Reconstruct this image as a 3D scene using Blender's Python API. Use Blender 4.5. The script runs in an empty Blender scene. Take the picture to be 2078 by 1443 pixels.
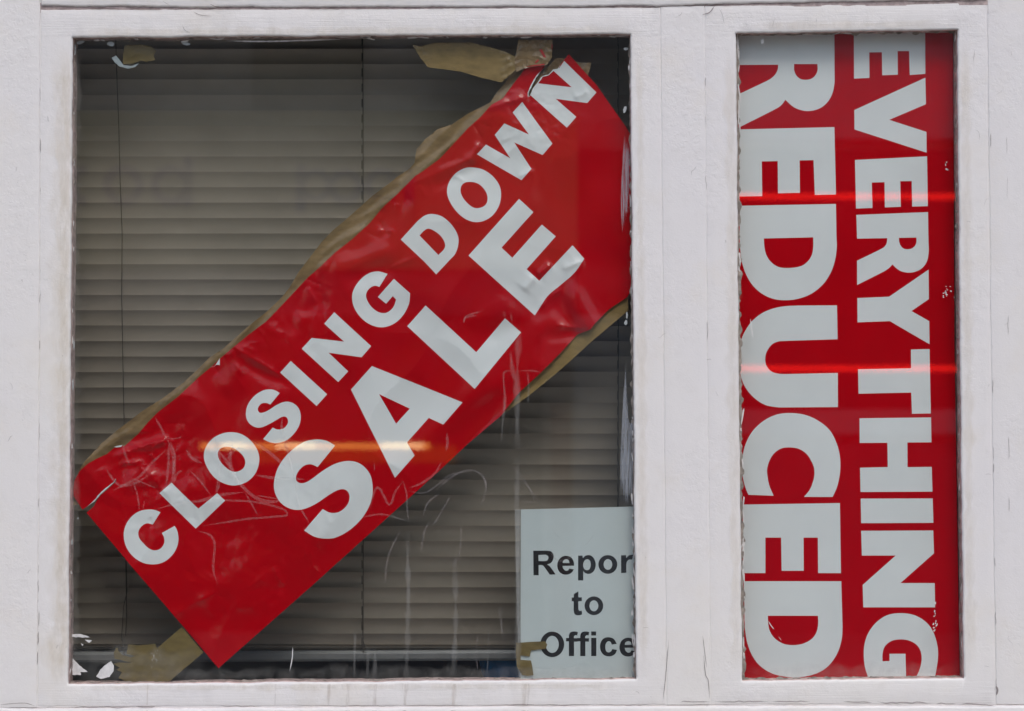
import bpy, math, random
import numpy as np
from mathutils import Vector
from mathutils.geometry import delaunay_2d_cdt

random.seed(7)
rng = np.random.default_rng(11)
scene = bpy.context.scene
COL = scene.collection

# ------------------------------------------------------------------ layout
S = 0.000772            # metres per photograph pixel on the facade plane
D = 4.5                 # camera to facade
ZC = 1.6                # camera height
CX, CY = 1039.0, 721.5
GY = 0.021              # front face of the glass


def P(px, py, y=0.0):
    k = S * (D + y) / D
    return ((px - CX) * k, y, ZC + (CY - py) * k)


# ------------------------------------------------------------------ objects
def tag(o, label=None, cat=None, group=None, kind=None):
    if label: o['label'] = label
    if cat: o['category'] = cat
    if group: o['group'] = group
    if kind: o['kind'] = kind
    return o


def empty(name, loc, label, cat, group=None):
    o = bpy.data.objects.new(name, None)
    o.empty_display_size = 0.05
    COL.objects.link(o)
    o.location = loc
    return tag(o, label, cat, group)


def world_base(o):
    b = Vector((0, 0, 0))
    while o is not None:
        b = b + Vector(o.location)
        o = o.parent
    return b


def mesh_obj(name, verts, faces, mats, parent=None, mat_idx=None, smooth=False, normals=None, base=None):
    """verts in world coordinates; base = origin of the object (defaults to the parent's)."""
    pb = world_base(parent) if parent else Vector((0, 0, 0))
    ob_base = Vector(base) if base is not None else pb
    v = np.asarray(verts, dtype=float) - np.array(ob_base)
    me = bpy.data.meshes.new(name)
    me.from_pydata([tuple(p) for p in v], [], [tuple(int(i) for i in f) for f in faces])
    if not isinstance(mats, (list, tuple)): mats = [mats]
    for m in mats: me.materials.append(m)
    if mat_idx is not None:
        me.polygons.foreach_set('material_index', np.asarray(mat_idx, dtype=np.int32))
    if smooth:
        me.polygons.foreach_set('use_smooth', np.ones(len(me.polygons), dtype=bool))
    me.update()
    if normals is not None:
        me.normals_split_custom_set_from_vertices([tuple(n) for n in normals])
    o = bpy.data.objects.new(name, me)
    COL.objects.link(o)
    if parent: o.parent = parent
    o.location = ob_base - pb
    return o


class MB:
    def __init__(self):
        self.v, self.f, self.m, self.a = [], [], [], []

    def add(self, verts, faces, m=0, fade=None):
        b = len(self.v)
        self.a += list(fade) if fade is not None else [1.0] * len(verts)
        self.v += [tuple(p) for p in verts]
        self.f += [tuple(i + b for i in f) for f in faces]
        self.m += [m] * len(faces)
        return self

    def box(self, x0, x1, y0, y1, z0, z1, m=0):
        v = [(x0, y0, z0), (x1, y0, z0), (x1, y1, z0), (x0, y1, z0), (x0, y0, z1), (x1, y0, z1), (x1, y1, z1), (x0, y1, z1)]
        f = [(0, 3, 2, 1), (4, 5, 6, 7), (0, 1, 5, 4), (1, 2, 6, 5), (2, 3, 7, 6), (3, 0, 4, 7)]
        return self.add(v, f, m)

    def tube(self, pts, r, n=8, m=0):
        pts = [Vector(p) for p in pts]
        vs, fs = [], []
        for i, p in enumerate(pts):
            t = (pts[min(i + 1, len(pts) - 1)] - pts[max(i - 1, 0)]).normalized()
            a = Vector((0, 1, 0)) if abs(t.y) < 0.9 else Vector((1, 0, 0))
            u = t.cross(a).normalized(); w = t.cross(u)
            for k in range(n):
                th = 2 * math.pi * k / n
                vs.append(p + (u * math.cos(th) + w * math.sin(th)) * r)
        for i in range(len(pts) - 1):
            for k in range(n):
                fs.append((i * n + k, i * n + (k + 1) % n, (i + 1) * n + (k + 1) % n, (i + 1) * n + k))
        fs.append(tuple(range(n))[::-1]); fs.append(tuple((len(pts) - 1) * n + k for k in range(n)))
        return self.add(vs, fs, m)

    def build(self, name, mats, parent=None, smooth=False, base=None):
        o = mesh_obj(name, self.v, self.f, mats, parent, self.m, smooth, None, base)
        if min(self.a) < 1.0:
            at = o.data.attributes.new('fade', 'FLOAT', 'POINT')
            at.data.foreach_set('value', np.asarray(self.a, dtype=np.float32))
        return o


# ------------------------------------------------------------------ 2-D paths
def path(pts, off=(0, 0), sc=1.0, closed=True, n=6):
    """(x, y) is a corner, (x, y, 1) a smooth point."""
    q = [np.array(p[:2], float) / sc + np.array(off, float) for p in pts]
    sm = [len(p) > 2 for p in pts]
    N = len(q); out = []
    last = N if closed else N - 1
    for i in range(last):
        j = (i + 1) % N
        a, b = q[i], q[j]
        out.append(a)
        if sm[i] or sm[j]:
            L = np.linalg.norm(b - a)

            def tan(k):
                if sm[k] and (closed or 0 < k < N - 1):
                    t = q[(k + 1) % N] - q[k - 1]
                    return t / max(np.linalg.norm(t), 1e-6) * L
                return b - a
            ta, tb = tan(i), tan(j)
            for s in range(1, n):
                t = s / n
                h00 = 2 * t**3 - 3 * t**2 + 1; h10 = t**3 - 2 * t**2 + t
                h01 = -2 * t**3 + 3 * t**2; h11 = t**3 - t**2
                out.append(h00 * a + h10 * ta + h01 * b + h11 * tb)
    if not closed: out.append(q[-1])
    return np.array(out)


def ell(cx, cy, rx, ry, off, sc, n=40):
    t = np.linspace(0, 2 * np.pi, n, endpoint=False)
    return np.stack([(cx + rx * np.cos(t)) / sc + off[0], (cy + ry * np.sin(t)) / sc + off[1]], 1)


def resample(poly, step, closed=True):
    out = []
    N = len(poly)
    for i in range(N if closed else N - 1):
        a, b = poly[i], poly[(i + 1) % N]
        L = np.linalg.norm(b - a); n = max(1, int(round(L / step)))
        for s in range(n):
            out.append(a + (b - a) * s / n)
    if not closed: out.append(poly[-1])
    return np.array(out)


def pip(pts, poly):
    x, y = pts[:, 0], pts[:, 1]
    inside = np.zeros(len(pts), bool)
    bx0, by0 = poly.min(0); bx1, by1 = poly.max(0)
    cand = np.where((x >= bx0) & (x <= bx1) & (y >= by0) & (y <= by1))[0]
    if len(cand) == 0: return inside
    xc, yc = x[cand], y[cand]; r = np.zeros(len(cand), bool)
    N = len(poly)
    for i in range(N):
        x1, y1 = poly[i]; x2, y2 = poly[(i + 1) % N]
        if y1 == y2: continue
        c = ((y1 > yc) != (y2 > yc)) & (xc < (x2 - x1) * (yc - y1) / (y2 - y1) + x1)
        r ^= c
    inside[cand] = r
    return inside


def cdt(loops, extra):
    pts, edges = [], []
    for lp in loops:
        b = len(pts)
        pts += [tuple(p) for p in lp]
        edges += [(b + i, b + (i + 1) % len(lp)) for i in range(len(lp))]
    pts += [tuple(p) for p in extra]
    v, e, f, _, _, _ = delaunay_2d_cdt([Vector(p) for p in pts], edges, [], 0, 1e-4)
    V = np.array([tuple(p) for p in v]); F = np.array([tuple(t) for t in f if len(t) == 3])
    return V, F


def grid_pts(x0, y0, x1, y1, step, jit=0.25):
    xs = np.arange(x0, x1, step); ys = np.arange(y0, y1, step)
    g = np.stack(np.meshgrid(xs, ys), -1).reshape(-1, 2)
    return g + rng.uniform(-jit, jit, g.shape) * step


def noise2(x, y, scale, seed, octaves=4):
    """smooth pseudo-noise from plane waves, about -1..1"""
    r = np.random.default_rng(seed)
    out = np.zeros_like(x)
    for k in range(octaves * 5):
        o = k // 5
        a = r.uniform(0, 2 * np.pi); ph = r.uniform(0, 2 * np.pi)
        fr = 2 * np.pi / scale * (1.9 ** o) * r.uniform(0.7, 1.3)
        out += np.sin((x * np.cos(a) + y * np.sin(a)) * fr + ph) * 0.45 ** o * 0.45
    return out


# ------------------------------------------------------------------ materials
def new_mat(name):
    m = bpy.data.materials.new(name); m.use_nodes = True
    nt = m.node_tree; b = nt.nodes['Principled BSDF']
    return m, nt, b


def N(nt, t, **kw):
    n = nt.nodes.new(t)
    for k, v in kw.items(): setattr(n, k, v)
    return n


def ramp(nt, fac, stops, interp='LINEAR'):
    r = N(nt, 'ShaderNodeValToRGB'); r.color_ramp.interpolation = interp
    el = r.color_ramp.elements
    while len(el) < len(stops): el.new(0.5)
    for e, (p, c) in zip(el, stops):
        e.position = p; e.color = (*c, 1) if len(c) == 3 else c
    nt.links.new(fac, r.inputs['Fac'])
    return r.outputs['Color']


def tex(nt, scale, detail=4, rough=0.55, vec=None, stretch=None, kind='noise'):
    tc = N(nt, 'ShaderNodeNewGeometry')
    src = tc.outputs['Position']
    if stretch:
        mp = N(nt, 'ShaderNodeMapping'); mp.inputs['Scale'].default_value = stretch
        nt.links.new(src, mp.inputs['Vector']); src = mp.outputs['Vector']
    if kind == 'noise':
        n = N(nt, 'ShaderNodeTexNoise'); n.inputs['Detail'].default_value = detail; n.inputs['Roughness'].default_value = rough
    else:
        n = N(nt, 'ShaderNodeTexVoronoi')
    n.inputs['Scale'].default_value = scale
    nt.links.new(src, n.inputs['Vector'])
    return n.outputs[0]


def mix(nt, fac, a, b, mode='MIX'):
    m = N(nt, 'ShaderNodeMix', data_type='RGBA', blend_type=mode)
    for s, v in ((m.inputs[0], fac), (m.inputs[6], a), (m.inputs[7], b)):
        if hasattr(v, 'links') or isinstance(v, bpy.types.NodeSocket): nt.links.new(v, s)
        elif isinstance(v, (tuple, list)): s.default_value = (*v, 1)
        else: s.default_value = v
    return m.outputs[2]


def math_(nt, op, a, b=0.0, clamp=False):
    m = N(nt, 'ShaderNodeMath', operation=op); m.use_clamp = clamp
    for s, v in ((m.inputs[0], a), (m.inputs[1], b)):
        if isinstance(v, bpy.types.NodeSocket): nt.links.new(v, s)
        else: s.default_value = v
    return m.outputs[0]


def bump(nt, b, h, strength, dist, prev=None):
    n = N(nt, 'ShaderNodeBump'); n.inputs['Strength'].default_value = strength; n.inputs['Distance'].default_value = dist
    nt.links.new(h, n.inputs['Height'])
    if prev is not None: nt.links.new(prev, n.inputs['Normal'])
    nt.links.new(n.outputs[0], b.inputs['Normal'])
    return n.outputs[0]


def paint_mat(name, horiz):
    """old white gloss paint on timber: stipple, brush marks, cream stains, grime"""
    m, nt, b = new_mat(name)
    big = tex(nt, 2.3, 5, 0.6)
    c = ramp(nt, big, [(0.3, (0.765, 0.745, 0.745)), (0.55, (0.78, 0.76, 0.74)), (0.75, (0.785, 0.76, 0.71))])
    st = tex(nt, 9, 6, 0.65)
    stm = ramp(nt, st, [(0.52, (0, 0, 0)), (0.72, (1, 1, 1))])
    c = mix(nt, math_(nt, 'MULTIPLY', stm, 0.55), c, (0.76, 0.715, 0.65))
    dirt = tex(nt, 160, 3, 0.7)
    dm = ramp(nt, dirt, [(0.72, (0, 0, 0)), (0.78, (1, 1, 1))])
    c = mix(nt, math_(nt, 'MULTIPLY', dm, 0.25), c, (0.34, 0.27, 0.22))
    # grey film of street dirt, in soft patches
    film = tex(nt, 28, 6, 0.75)
    fm = ramp(nt, film, [(0.5, (0, 0, 0)), (0.8, (1, 1, 1))])
    c = mix(nt, math_(nt, 'MULTIPLY', fm, 0.28), c, (0.60, 0.575, 0.55))
    nt.links.new(c, b.inputs['Base Color'])
    b.inputs['Roughness'].default_value = 0.5
    b.inputs['Specular IOR Level'].default_value = 0.35
    fine = tex(nt, 420, 3, 0.6)
    p = bump(nt, b, fine, 0.22, 0.0010)
    mid = tex(nt, 75, 5, 0.65)
    mask = ramp(nt, tex(nt, 6, 3), [(0.42, (0.15, 0.15, 0.15)), (0.62, (1, 1, 1))])
    midm = math_(nt, 'MULTIPLY', ramp(nt, mid, [(0.46, (0, 0, 0)), (0.56, (1, 1, 1))]), mask)
    p = bump(nt, b, midm, 0.24, 0.0012, p)
    if horiz:      # brushed along the rails only
        br = tex(nt, 1.0, 5, 0.65, stretch=(11, 260, 520))
        sx = N(nt, 'ShaderNodeSeparateXYZ'); nt.links.new(N(nt, 'ShaderNodeNewGeometry').outputs['Position'], sx.inputs[0])
        top = math_(nt, 'GREATER_THAN', sx.outputs[2], P(0, 73)[2]); bot = math_(nt, 'LESS_THAN', sx.outputs[2], P(0, 1384)[2])
        br = math_(nt, 'MULTIPLY', br, math_(nt, 'ADD', top, bot, True))
        p = bump(nt, b, br, 0.6, 0.0010, p)
    return m


def plain(name, col, rough=0.5, var=0.0, spec=0.5, bscale=None, bdist=0.001, vscale=20):
    m, nt, b = new_mat(name)
    b.inputs['Roughness'].default_value = rough
    b.inputs['Specular IOR Level'].default_value = spec
    if var:
        n = tex(nt, vscale, 5, 0.6)
        lo = tuple(max(0, c * (1 - var)) for c in col); hi = tuple(min(1, c * (1 + var)) for c in col)
        nt.links.new(ramp(nt, n, [(0.3, lo), (0.7, hi)]), b.inputs['Base Color'])
    else:
        b.inputs['Base Color'].default_value = (*col, 1)
    if bscale:
        bump(nt, b, tex(nt, bscale, 4, 0.6), 0.5, bdist)
    return m


def film_mat(name, col, alpha, rough=0.6, breakup=None, lo=0.35, hi=0.65, fade=False):
    """thin see-through layer on glass or paint (scratches, runs, smears)"""
    m, nt, b = new_mat(name)
    b.inputs['Base Color'].default_value = (*col, 1); b.inputs['Roughness'].default_value = rough
    b.inputs['Specular IOR Level'].default_value = 0.2
    tr = N(nt, 'ShaderNodeBsdfTransparent'); mx = N(nt, 'ShaderNodeMixShader')
    if breakup:
        f = ramp(nt, tex(nt, 1.0, 4, 0.7, stretch=breakup), [(lo, (0, 0, 0)), (hi, (1, 1, 1))])
        f = math_(nt, 'MULTIPLY', f, alpha)
        if fade:
            at = N(nt, 'ShaderNodeAttribute'); at.attribute_name = 'fade'
            f = math_(nt, 'MULTIPLY', f, at.outputs['Fac'])
        nt.links.new(f, mx.inputs[0])
    else:
        mx.inputs[0].default_value = alpha
    nt.links.new(tr.outputs[0], mx.inputs[1]); nt.links.new(b.outputs[0], mx.inputs[2])
    nt.links.new(mx.outputs[0], nt.nodes['Material Output'].inputs['Surface'])
    return m


def glass_mat():
    m = bpy.data.materials.new('window_glass'); m.use_nodes = True
    nt = m.node_tree; nt.nodes.clear()
    out = N(nt, 'ShaderNodeOutputMaterial')
    tr = N(nt, 'ShaderNodeBsdfTransparent'); tr.inputs[0].default_value = (0.95, 0.965, 0.96, 1)
    gl = N(nt, 'ShaderNodeBsdfGlossy'); gl.inputs['Roughness'].default_value = 0.012
    lw = N(nt, 'ShaderNodeLayerWeight'); lw.inputs['Blend'].default_value = 0.5
    f = math_(nt, 'POWER', lw.outputs['Facing'], 5.0)
    f = math_(nt, 'ADD', math_(nt, 'MULTIPLY', f, 0.9), 0.078, True)
    geo = N(nt, 'ShaderNodeNewGeometry')
    f = math_(nt, 'MULTIPLY', f, math_(nt, 'SUBTRACT', 1.0, geo.outputs['Backfacing']))
    mx = N(nt, 'ShaderNodeMixShader')
    nt.links.new(f, mx.inputs[0]); nt.links.new(tr.outputs[0], mx.inputs[1]); nt.links.new(gl.outputs[0], mx.inputs[2])
    # dust film
    df = N(nt, 'ShaderNodeBsdfDiffuse'); df.inputs[0].default_value = (0.55, 0.54, 0.52, 1)
    d1 = ramp(nt, tex(nt, 1.0, 6, 0.7, stretch=(22, 5, 5)), [(0.35, (0, 0, 0)), (0.85, (1, 1, 1))])
    d2 = ramp(nt, tex(nt, 600, 2, 0.5), [(0.70, (0, 0, 0)), (0.76, (1, 1, 1))])
    ff = math_(nt, 'ADD', math_(nt, 'MULTIPLY', d1, 0.0025), math_(nt, 'MULTIPLY', d2, 0.03))
    ff = math_(nt, 'MULTIPLY', ff, math_(nt, 'SUBTRACT', 1.0, geo.outputs['Backfacing']))
    mx2 = N(nt, 'ShaderNodeMixShader')
    nt.links.new(ff, mx2.inputs[0]); nt.links.new(mx.outputs[0], mx2.inputs[1]); nt.links.new(df.outputs[0], mx2.inputs[2])
    nt.links.new(mx2.outputs[0], out.inputs[0])
    return m


def print_mat(name, col, rough, var=0.06, spec=0.4):
    m, nt, b = new_mat(name)
    n = tex(nt, 14, 6, 0.65)
    lo = tuple(c * (1 - var) for c in col); hi = tuple(min(1, c * (1 + var)) for c in col)
    nt.links.new(ramp(nt, n, [(0.3, lo), (0.7, hi)]), b.inputs['Base Color'])
    b.inputs['Roughness'].default_value = rough
    b.inputs['Specular IOR Level'].default_value = spec
    bump(nt, b, tex(nt, 260, 3, 0.5), 0.12, 0.0006)
    return m


def tape_mat(name, col, rough=0.28, alpha=1.0):
    m, nt, b = new_mat(name)
    n = tex(nt, 1.0, 5, 0.6, stretch=(60, 60, 130))
    nt.links.new(ramp(nt, n, [(0.3, tuple(c * 0.8 for c in col)), (0.7, tuple(min(1, c * 1.2) for c in col))]), b.inputs['Base Color'])
    b.inputs['Roughness'].default_value = rough
    b.inputs['Alpha'].default_value = alpha
    return m


def emit_mat(name, col, strength):
    m = bpy.data.materials.new(name); m.use_nodes = True
    nt = m.node_tree; nt.nodes.clear()
    o = N(nt, 'ShaderNodeOutputMaterial'); e = N(nt, 'ShaderNodeEmission')
    e.inputs[0].default_value = (*col, 1); e.inputs[1].default_value = strength
    nt.links.new(e.outputs[0], o.inputs[0])
    return m


M = dict(
    paint=paint_mat('white_paint', False),
    paint_h=paint_mat('white_paint_brushed', True),
    groove=plain('grimy_groove', (0.42, 0.34, 0.33), 0.8, 0.35, 0.2, 300, 0.001, 80),
    edge=plain('weathered_edge', (0.50, 0.37, 0.34), 0.8, 0.5, 0.2, 300, 0.001, 60),
    putty=plain('old_putty', (0.27, 0.24, 0.21), 0.8, 0.5, 0.2, 300, 0.001, 90),
    chip=plain('paint_chip', (0.66, 0.66, 0.65), 0.55, 0.15, 0.3, 500, 0.0008, 120),
    chip_grey=plain('grey_paint_dab', (0.36, 0.40, 0.41), 0.5, 0.2, 0.4),
    crack=film_mat('crack_dirt', (0.16, 0.12, 0.11), 0.58, 0.9),
    hair=film_mat('hair_crack', (0.22, 0.18, 0.17), 0.32, 0.9),
    glass=glass_mat(),
    scratch=film_mat('scratch_haze', (0.80, 0.72, 0.72), 0.105, 0.5, (300, 60, 300), 0.25, 0.6),
    run=film_mat('water_run', (0.62, 0.62, 0.60), 0.19, 0.6, (120, 60, 25), 0.2, 0.75, True),
    grime=film_mat('glass_grime', (0.46, 0.46, 0.43), 0.19, 0.8, (55, 40, 40), 0.25, 0.75, True),
    cream=film_mat('cream_stain', (0.73, 0.645, 0.50), 0.27, 0.7, (60, 40, 18), 0.25, 0.75, True),
    rain=film_mat('rust_run', (0.42, 0.31, 0.22), 0.36, 0.8, (220, 60, 30), 0.3, 0.8, True),
    smear=film_mat('paint_smear', (0.50, 0.55, 0.62), 0.38, 0.5, (900, 60, 14), 0.38, 0.52),
    red=print_mat('red_print', (0.475, 0.0, 0.0055), 0.17, 0.06, 0.36),
    white=print_mat('white_print', (0.765, 0.785, 0.78), 0.3, 0.03),
    red2=print_mat('red_film', (0.475, 0.0, 0.0055), 0.14, 0.06, 0.16),
    white2=print_mat('white_film', (0.765, 0.785, 0.78), 0.3, 0.03),
    paper_back=plain('paper_back', (0.5, 0.49, 0.46), 0.8),
    tape=tape_mat('brown_tape', (0.26, 0.172, 0.085), 0.2, 0.94),
    tape2=tape_mat('flat_brown_tape', (0.30, 0.205, 0.08), 0.3, 0.85),
    tape3=tape_mat('yellowed_tape', (0.21, 0.15, 0.052), 0.4, 0.78),
    tapered=plain('red_tape_print', (0.5, 0.02, 0.02), 0.4),
    notice=plain('notice_paper', (0.55, 0.60, 0.595), 0.45, 0.03, 0.4, None, 0.001, 12),
    ink=plain('black_ink', (0.012, 0.012, 0.014), 0.4),
    sleeve=film_mat('clear_plastic', (0.5, 0.52, 0.52), 0.012, 0.15),
    sleeve_edge=film_mat('folded_plastic', (0.62, 0.63, 0.62), 0.28, 0.3),
    slat=plain('blind_slat', (0.295, 0.254, 0.206), 0.38, 0.10, 0.45, None, 0.001, 7),
    cord=plain('blind_cord', (0.06, 0.05, 0.04), 0.8),
    rail=plain('blind_rail', (0.16, 0.16, 0.155), 0.3, 0.1),
    dark=plain('room_wall', (0.06, 0.055, 0.05), 0.9),
    blue=plain('blue_plastic', (0.012, 0.24, 0.62), 0.35, 0.2),
    brick=plain('brick', (0.62, 0.52, 0.45), 0.85, 0.3, 0.2, 40, 0.004, 9),
    fascia=plain('fascia_board', (0.88, 0.67, 0.28), 0.5, 0.06),
    purple=plain('purple_letter', (0.12, 0.03, 0.14), 0.4),
    bluel=plain('blue_letter', (0.05, 0.08, 0.20), 0.4),
    shopdark=plain('shop_window', (0.03, 0.028, 0.028), 0.3),
    pale=plain('pale_render', (0.8, 0.78, 0.74), 0.7, 0.1),
    grey=plain('grey_render', (0.20, 0.18, 0.19), 0.7, 0.1),
    redbrown=plain('brown_panel', (0.10, 0.05, 0.06), 0.5, 0.1),
    redpost=plain('red_post', (0.3, 0.02, 0.02), 0.4),
    asphalt=plain('asphalt', (0.05, 0.05, 0.052), 0.9, 0.3, 0.2, 60, 0.004),
    paving=plain('paving', (0.36, 0.34, 0.31), 0.85, 0.15, 0.2, 30, 0.003, 4),
    trail=emit_mat('red_light_trail', (1.0, 0.02, 0.012), 6.0),  # emission standing in for the red light trails of a passing vehicle
    amber=emit_mat('amber_trail_tube', (1.0, 0.42, 0.08), 5.2),  # emission standing in for an orange vehicle light trail
    trail_core=emit_mat('amber_trail_core', (1.0, 0.66, 0.30), 8.5),  # brighter emission put in for the hot cores of the orange trail
    amber2=emit_mat('amber_glow', (1.0, 0.30, 0.03), 0.55),  # dim emission put in for the faint fringe of the orange trail
)

# ------------------------------------------------------------------ shop front timber
front = empty('storefront', (0, 0, 0), 'white painted timber storefront with two old glazed windows, cracked joints and grimy bottom edge', 'storefront')


def wob(poly, step, amp, seed, closed=True):
    r = resample(np.asarray(poly, float), step, closed)
    x, y = r[:, 0], r[:, 1]
    return np.stack([x + (noise2(x, y, 150, seed, 3) * 0.6 + noise2(x, y, 22, seed + 5, 2) * 0.3) * amp, y + (noise2(x, y, 150, seed + 99, 3) * 0.6 + noise2(x, y, 22, seed + 104, 2) * 0.3) * amp], 1)


def board(name, outer, holes, y0, depth, r_px, mat, parent, amp=1.2, seed=1, step=5, grid=26, r_hole=None):
    """timber with softened, slightly wandering edges (a height field, with real reveals)"""
    loops = [wob(outer, step, amp, seed)] + [wob(h, step, amp, seed + 7 + i) for i, h in enumerate(holes)]
    ex = []
    ds = (0.18, 0.5, 1.0)
    for lp in loops:
        nx = np.roll(lp, -1, 0) - np.roll(lp, 1, 0)
        nn = np.stack([-nx[:, 1], nx[:, 0]], 1); nn /= np.linalg.norm(nn, axis=1)[:, None] + 1e-9
        for sgn in (1, -1):
            for d in ds: ex.append(lp + nn * sgn * d * (r_px if lp is loops[0] else (r_hole or r_px)))
    x0, y0_, x1, y1 = loops[0][:, 0].min(), loops[0][:, 1].min(), loops[0][:, 0].max(), loops[0][:, 1].max()
    g = grid_pts(x0, y0_, x1, y1, grid)
    ex = np.concatenate(ex + [g])
    keep = pip(ex, loops[0])
    for h in loops[1:]: keep &= ~pip(ex, h)
    ex = ex[keep]
    V, F = cdt(loops, ex)
    c = V[F].mean(1)
    k = pip(c, loops[0])
    for h in loops[1:]: k &= ~pip(c, h)
    F = F[k]
    rs = [r_px] + [r_hole or r_px] * len(holes)
    allb = np.concatenate([np.column_stack([resample(lp, 2.5), np.full(len(resample(lp, 2.5)), q)]) for lp, q in zip(loops, rs)])
    hh = np.empty(len(V))
    for i in range(0, len(V), 2000):
        dd = np.sqrt(((V[i:i + 2000, None] - allb[None, :, :2]) ** 2).sum(2))
        j = (dd / allb[None, :, 2]).argmin(1)
        rr = allb[j, 2]
        t = np.clip(1 - dd[np.arange(len(j)), j] / rr, 0, 1)
        hh[i:i + 2000] = (1 - np.sqrt(np.clip(1 - t * t, 0, 1))) * rr * S
    hh += noise2(V[:, 0], V[:, 1], 160, seed + 31, 3) * 0.00016
    yy = y0 + hh
    W = np.stack([(V[:, 0] - CX) * S, yy, ZC + (CY - V[:, 1]) * S], 1)
    faces = [tuple(f[::-1]) if np.cross(V[f[1]] - V[f[0]], V[f[2]] - V[f[0]]) > 0 else tuple(f) for f in F]
    # orientation: image y is down, so a clockwise turn in the image faces the street
    verts = [tuple(p) for p in W]; mi = [0] * len(faces)
    for lp, r_px in zip(loops, rs):
        b = len(verts)
        ring = [((p[0] - CX) * S, y0 + r_px * S * 0.98, ZC + (CY - p[1]) * S) for p in lp]
        mid = [(a[0], y0 + max(r_px * S * 1.3, 0.006), a[2]) for a in ring]
        back = [(a[0], y0 + depth, a[2]) for a in ring]
        verts += ring + mid + back; n = len(lp)
        for i in range(n):
            j = (i + 1) % n
            faces.append((b + i, b + j, b + n + j, b + n + i)); mi.append(0)
            faces.append((b + n + i, b + n + j, b + 2 * n + j, b + 2 * n + i)); mi.append(1)
    return mesh_obj(name, verts, faces, [mat, M['edge']], parent, mi, True)


L_OPEN = [(147, 76), (560, 73), (1279, 69), (1285, 700), (1291, 1379), (700, 1384), (138, 1389), (143, 700)]
R_OPEN = [(1494, 67), (1943, 60), (1949, 700), (1957, 1377), (1507, 1382), (1499, 700)]
board('window_frame', [(82, 19), (700, 18), (1339, 15), (1346, 720), (1352, 1430), (700, 1432), (76, 1434), (80, 700)], [L_OPEN], 0.0, 0.05, 2.0, M['paint_h'], front, 1.0, 3, r_hole=4.5)
board('window_frame', [(1430, 12), (2002, 5), (2010, 700), (2020, 1428), (1442, 1430), (1436, 700)], [R_OPEN], 0.0003, 0.05, 2.0, M['paint_h'], front, 1.0, 17, r_hole=4.5)
board('mullion', [(1340.2, 14), (1429, 11), (1435, 700), (1441, 1430), (1353.2, 1431), (1347, 700)], [], -0.0003, 0.05, 2.0, M['paint'], front, 0.7, 23)
board('post', [(-900, -700), (79, -700), (81, 10), (79.2, 700), (75, 1436), (-900, 1438)], [], -0.001, 0.06, 2.0, M['paint'], front, 0.9, 41, 7, 40)
board('post', [(2004, -700), (2900, -700), (2900, 1432), (2021.5, 1430), (2011.5, 700), (2003.5, 3)], [], -0.0006, 0.06, 2.0, M['paint'], front, 0.9, 47, 7, 40)
board('head_board', [(81, -700), (2003, -700), (2002, -1), (1700, 4), (1460, 9), (1340, 12), (900, 14), (400, 15), (83, 12)], [], -0.0035, 0.06, 4.5, M['paint_h'], front, 1.3, 53, 7, 40)
board('sill', [(-900, 1440), (76, 1437), (700, 1435), (1352, 1433), (2020, 1431.5), (2900, 1434), (2900, 1475), (-900, 1475)], [], -0.006, 0.09, 6, M['paint_h'], front, 1.2, 61, 7, 40)
# paint bridging the joints
fl = MB()
for x0, y0q, x1, y1q, xb0, xb1 in [(74, -60, 88, 1437, 70, 84), (1334, 8, 1346, 1433, 1347, 1359), (1423, 6, 1436, 1433, 1435, 1448), (1997, -60, 2010, 1433, 2015, 2027)]:
    fl.add([P(x0, y0q, 0.0008), P(x1, y0q, 0.0008), P(xb1, y1q, 0.0008), P(xb0, y1q, 0.0008)], [(3, 2, 1, 0)])
fl.add([P(-900, 1426, 0.0011), P(2900, 1426, 0.0011), P(2900, 1446, 0.0011), P(-900, 1446, 0.0011)], [(3, 2, 1, 0)])
fl.add([P(70, 6, 0.0004), P(2010, -8, 0.0004), P(2010, 10, 0.0004), P(70, 26, 0.0004)], [(3, 2, 1, 0)], 1)
fl.build('joint_filler', [M['paint'], M['groove']], front)['kind'] = 'stuff'
# the wall under the sill, the shop's upper wall and its flanks
mb = MB(); z_s = P(0, 1475)[2]
mb.box(-1.5, 1.45, 0.004, 0.12, 0.0, z_s - 0.001)
mb.build('stall_riser', M['pale'], front)
zt = P(0, -700)[2]
mb = MB(); mb.box(-4, 4, 0.02, 0.2, zt + 0.001, 4.4); mb.build('wall', M['brick'], front)
mb = MB(); mb.box(-4, -1.5, 0.02, 0.2, 0, zt); mb.build('wall', M['brick'], front)
mb = MB(); mb.box(1.45, 4, 0.02, 0.2, 0, zt); mb.build('wall', M['brick'], front)


# ------------------------------------------------------------------ ribbons and flat patches
def ribbon_geo(mb, pts, w, y, taper=True, smooth=True, m=0, jit=0.0):
    q = path([(p[0], p[1], 1) for p in pts] if smooth and len(pts) > 2 else pts, closed=False, n=5)
    q = resample(q, 6, False)
    n = len(q)
    if n < 2: return
    t = np.gradient(q, axis=0); t /= np.linalg.norm(t, axis=1)[:, None] + 1e-9
    nn = np.stack([-t[:, 1], t[:, 0]], 1)
    ww = np.full(n, w / 2.0)
    if taper: ww = ww * np.clip(np.minimum(np.arange(n), np.arange(n)[::-1]) / max(2, n * 0.18), 0.15, 1)
    if jit: ww = ww * (1 + rng.uniform(-jit, jit, n)); 
    a, b = q + nn * ww[:, None], q - nn * ww[:, None]
    if callable(y):
        yy = y(q[:, 0], q[:, 1])
        vs = [P(p[0], p[1], d) for p, d in zip(a, yy)] + [P(p[0], p[1], d) for p, d in zip(b, yy)]
    else:
        vs = [P(p[0], p[1], y) for p in a] + [P(p[0], p[1], y) for p in b]
    mb.add(vs, [(i, i + 1, n + i + 1, n + i) for i in range(n - 1)], m)


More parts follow.
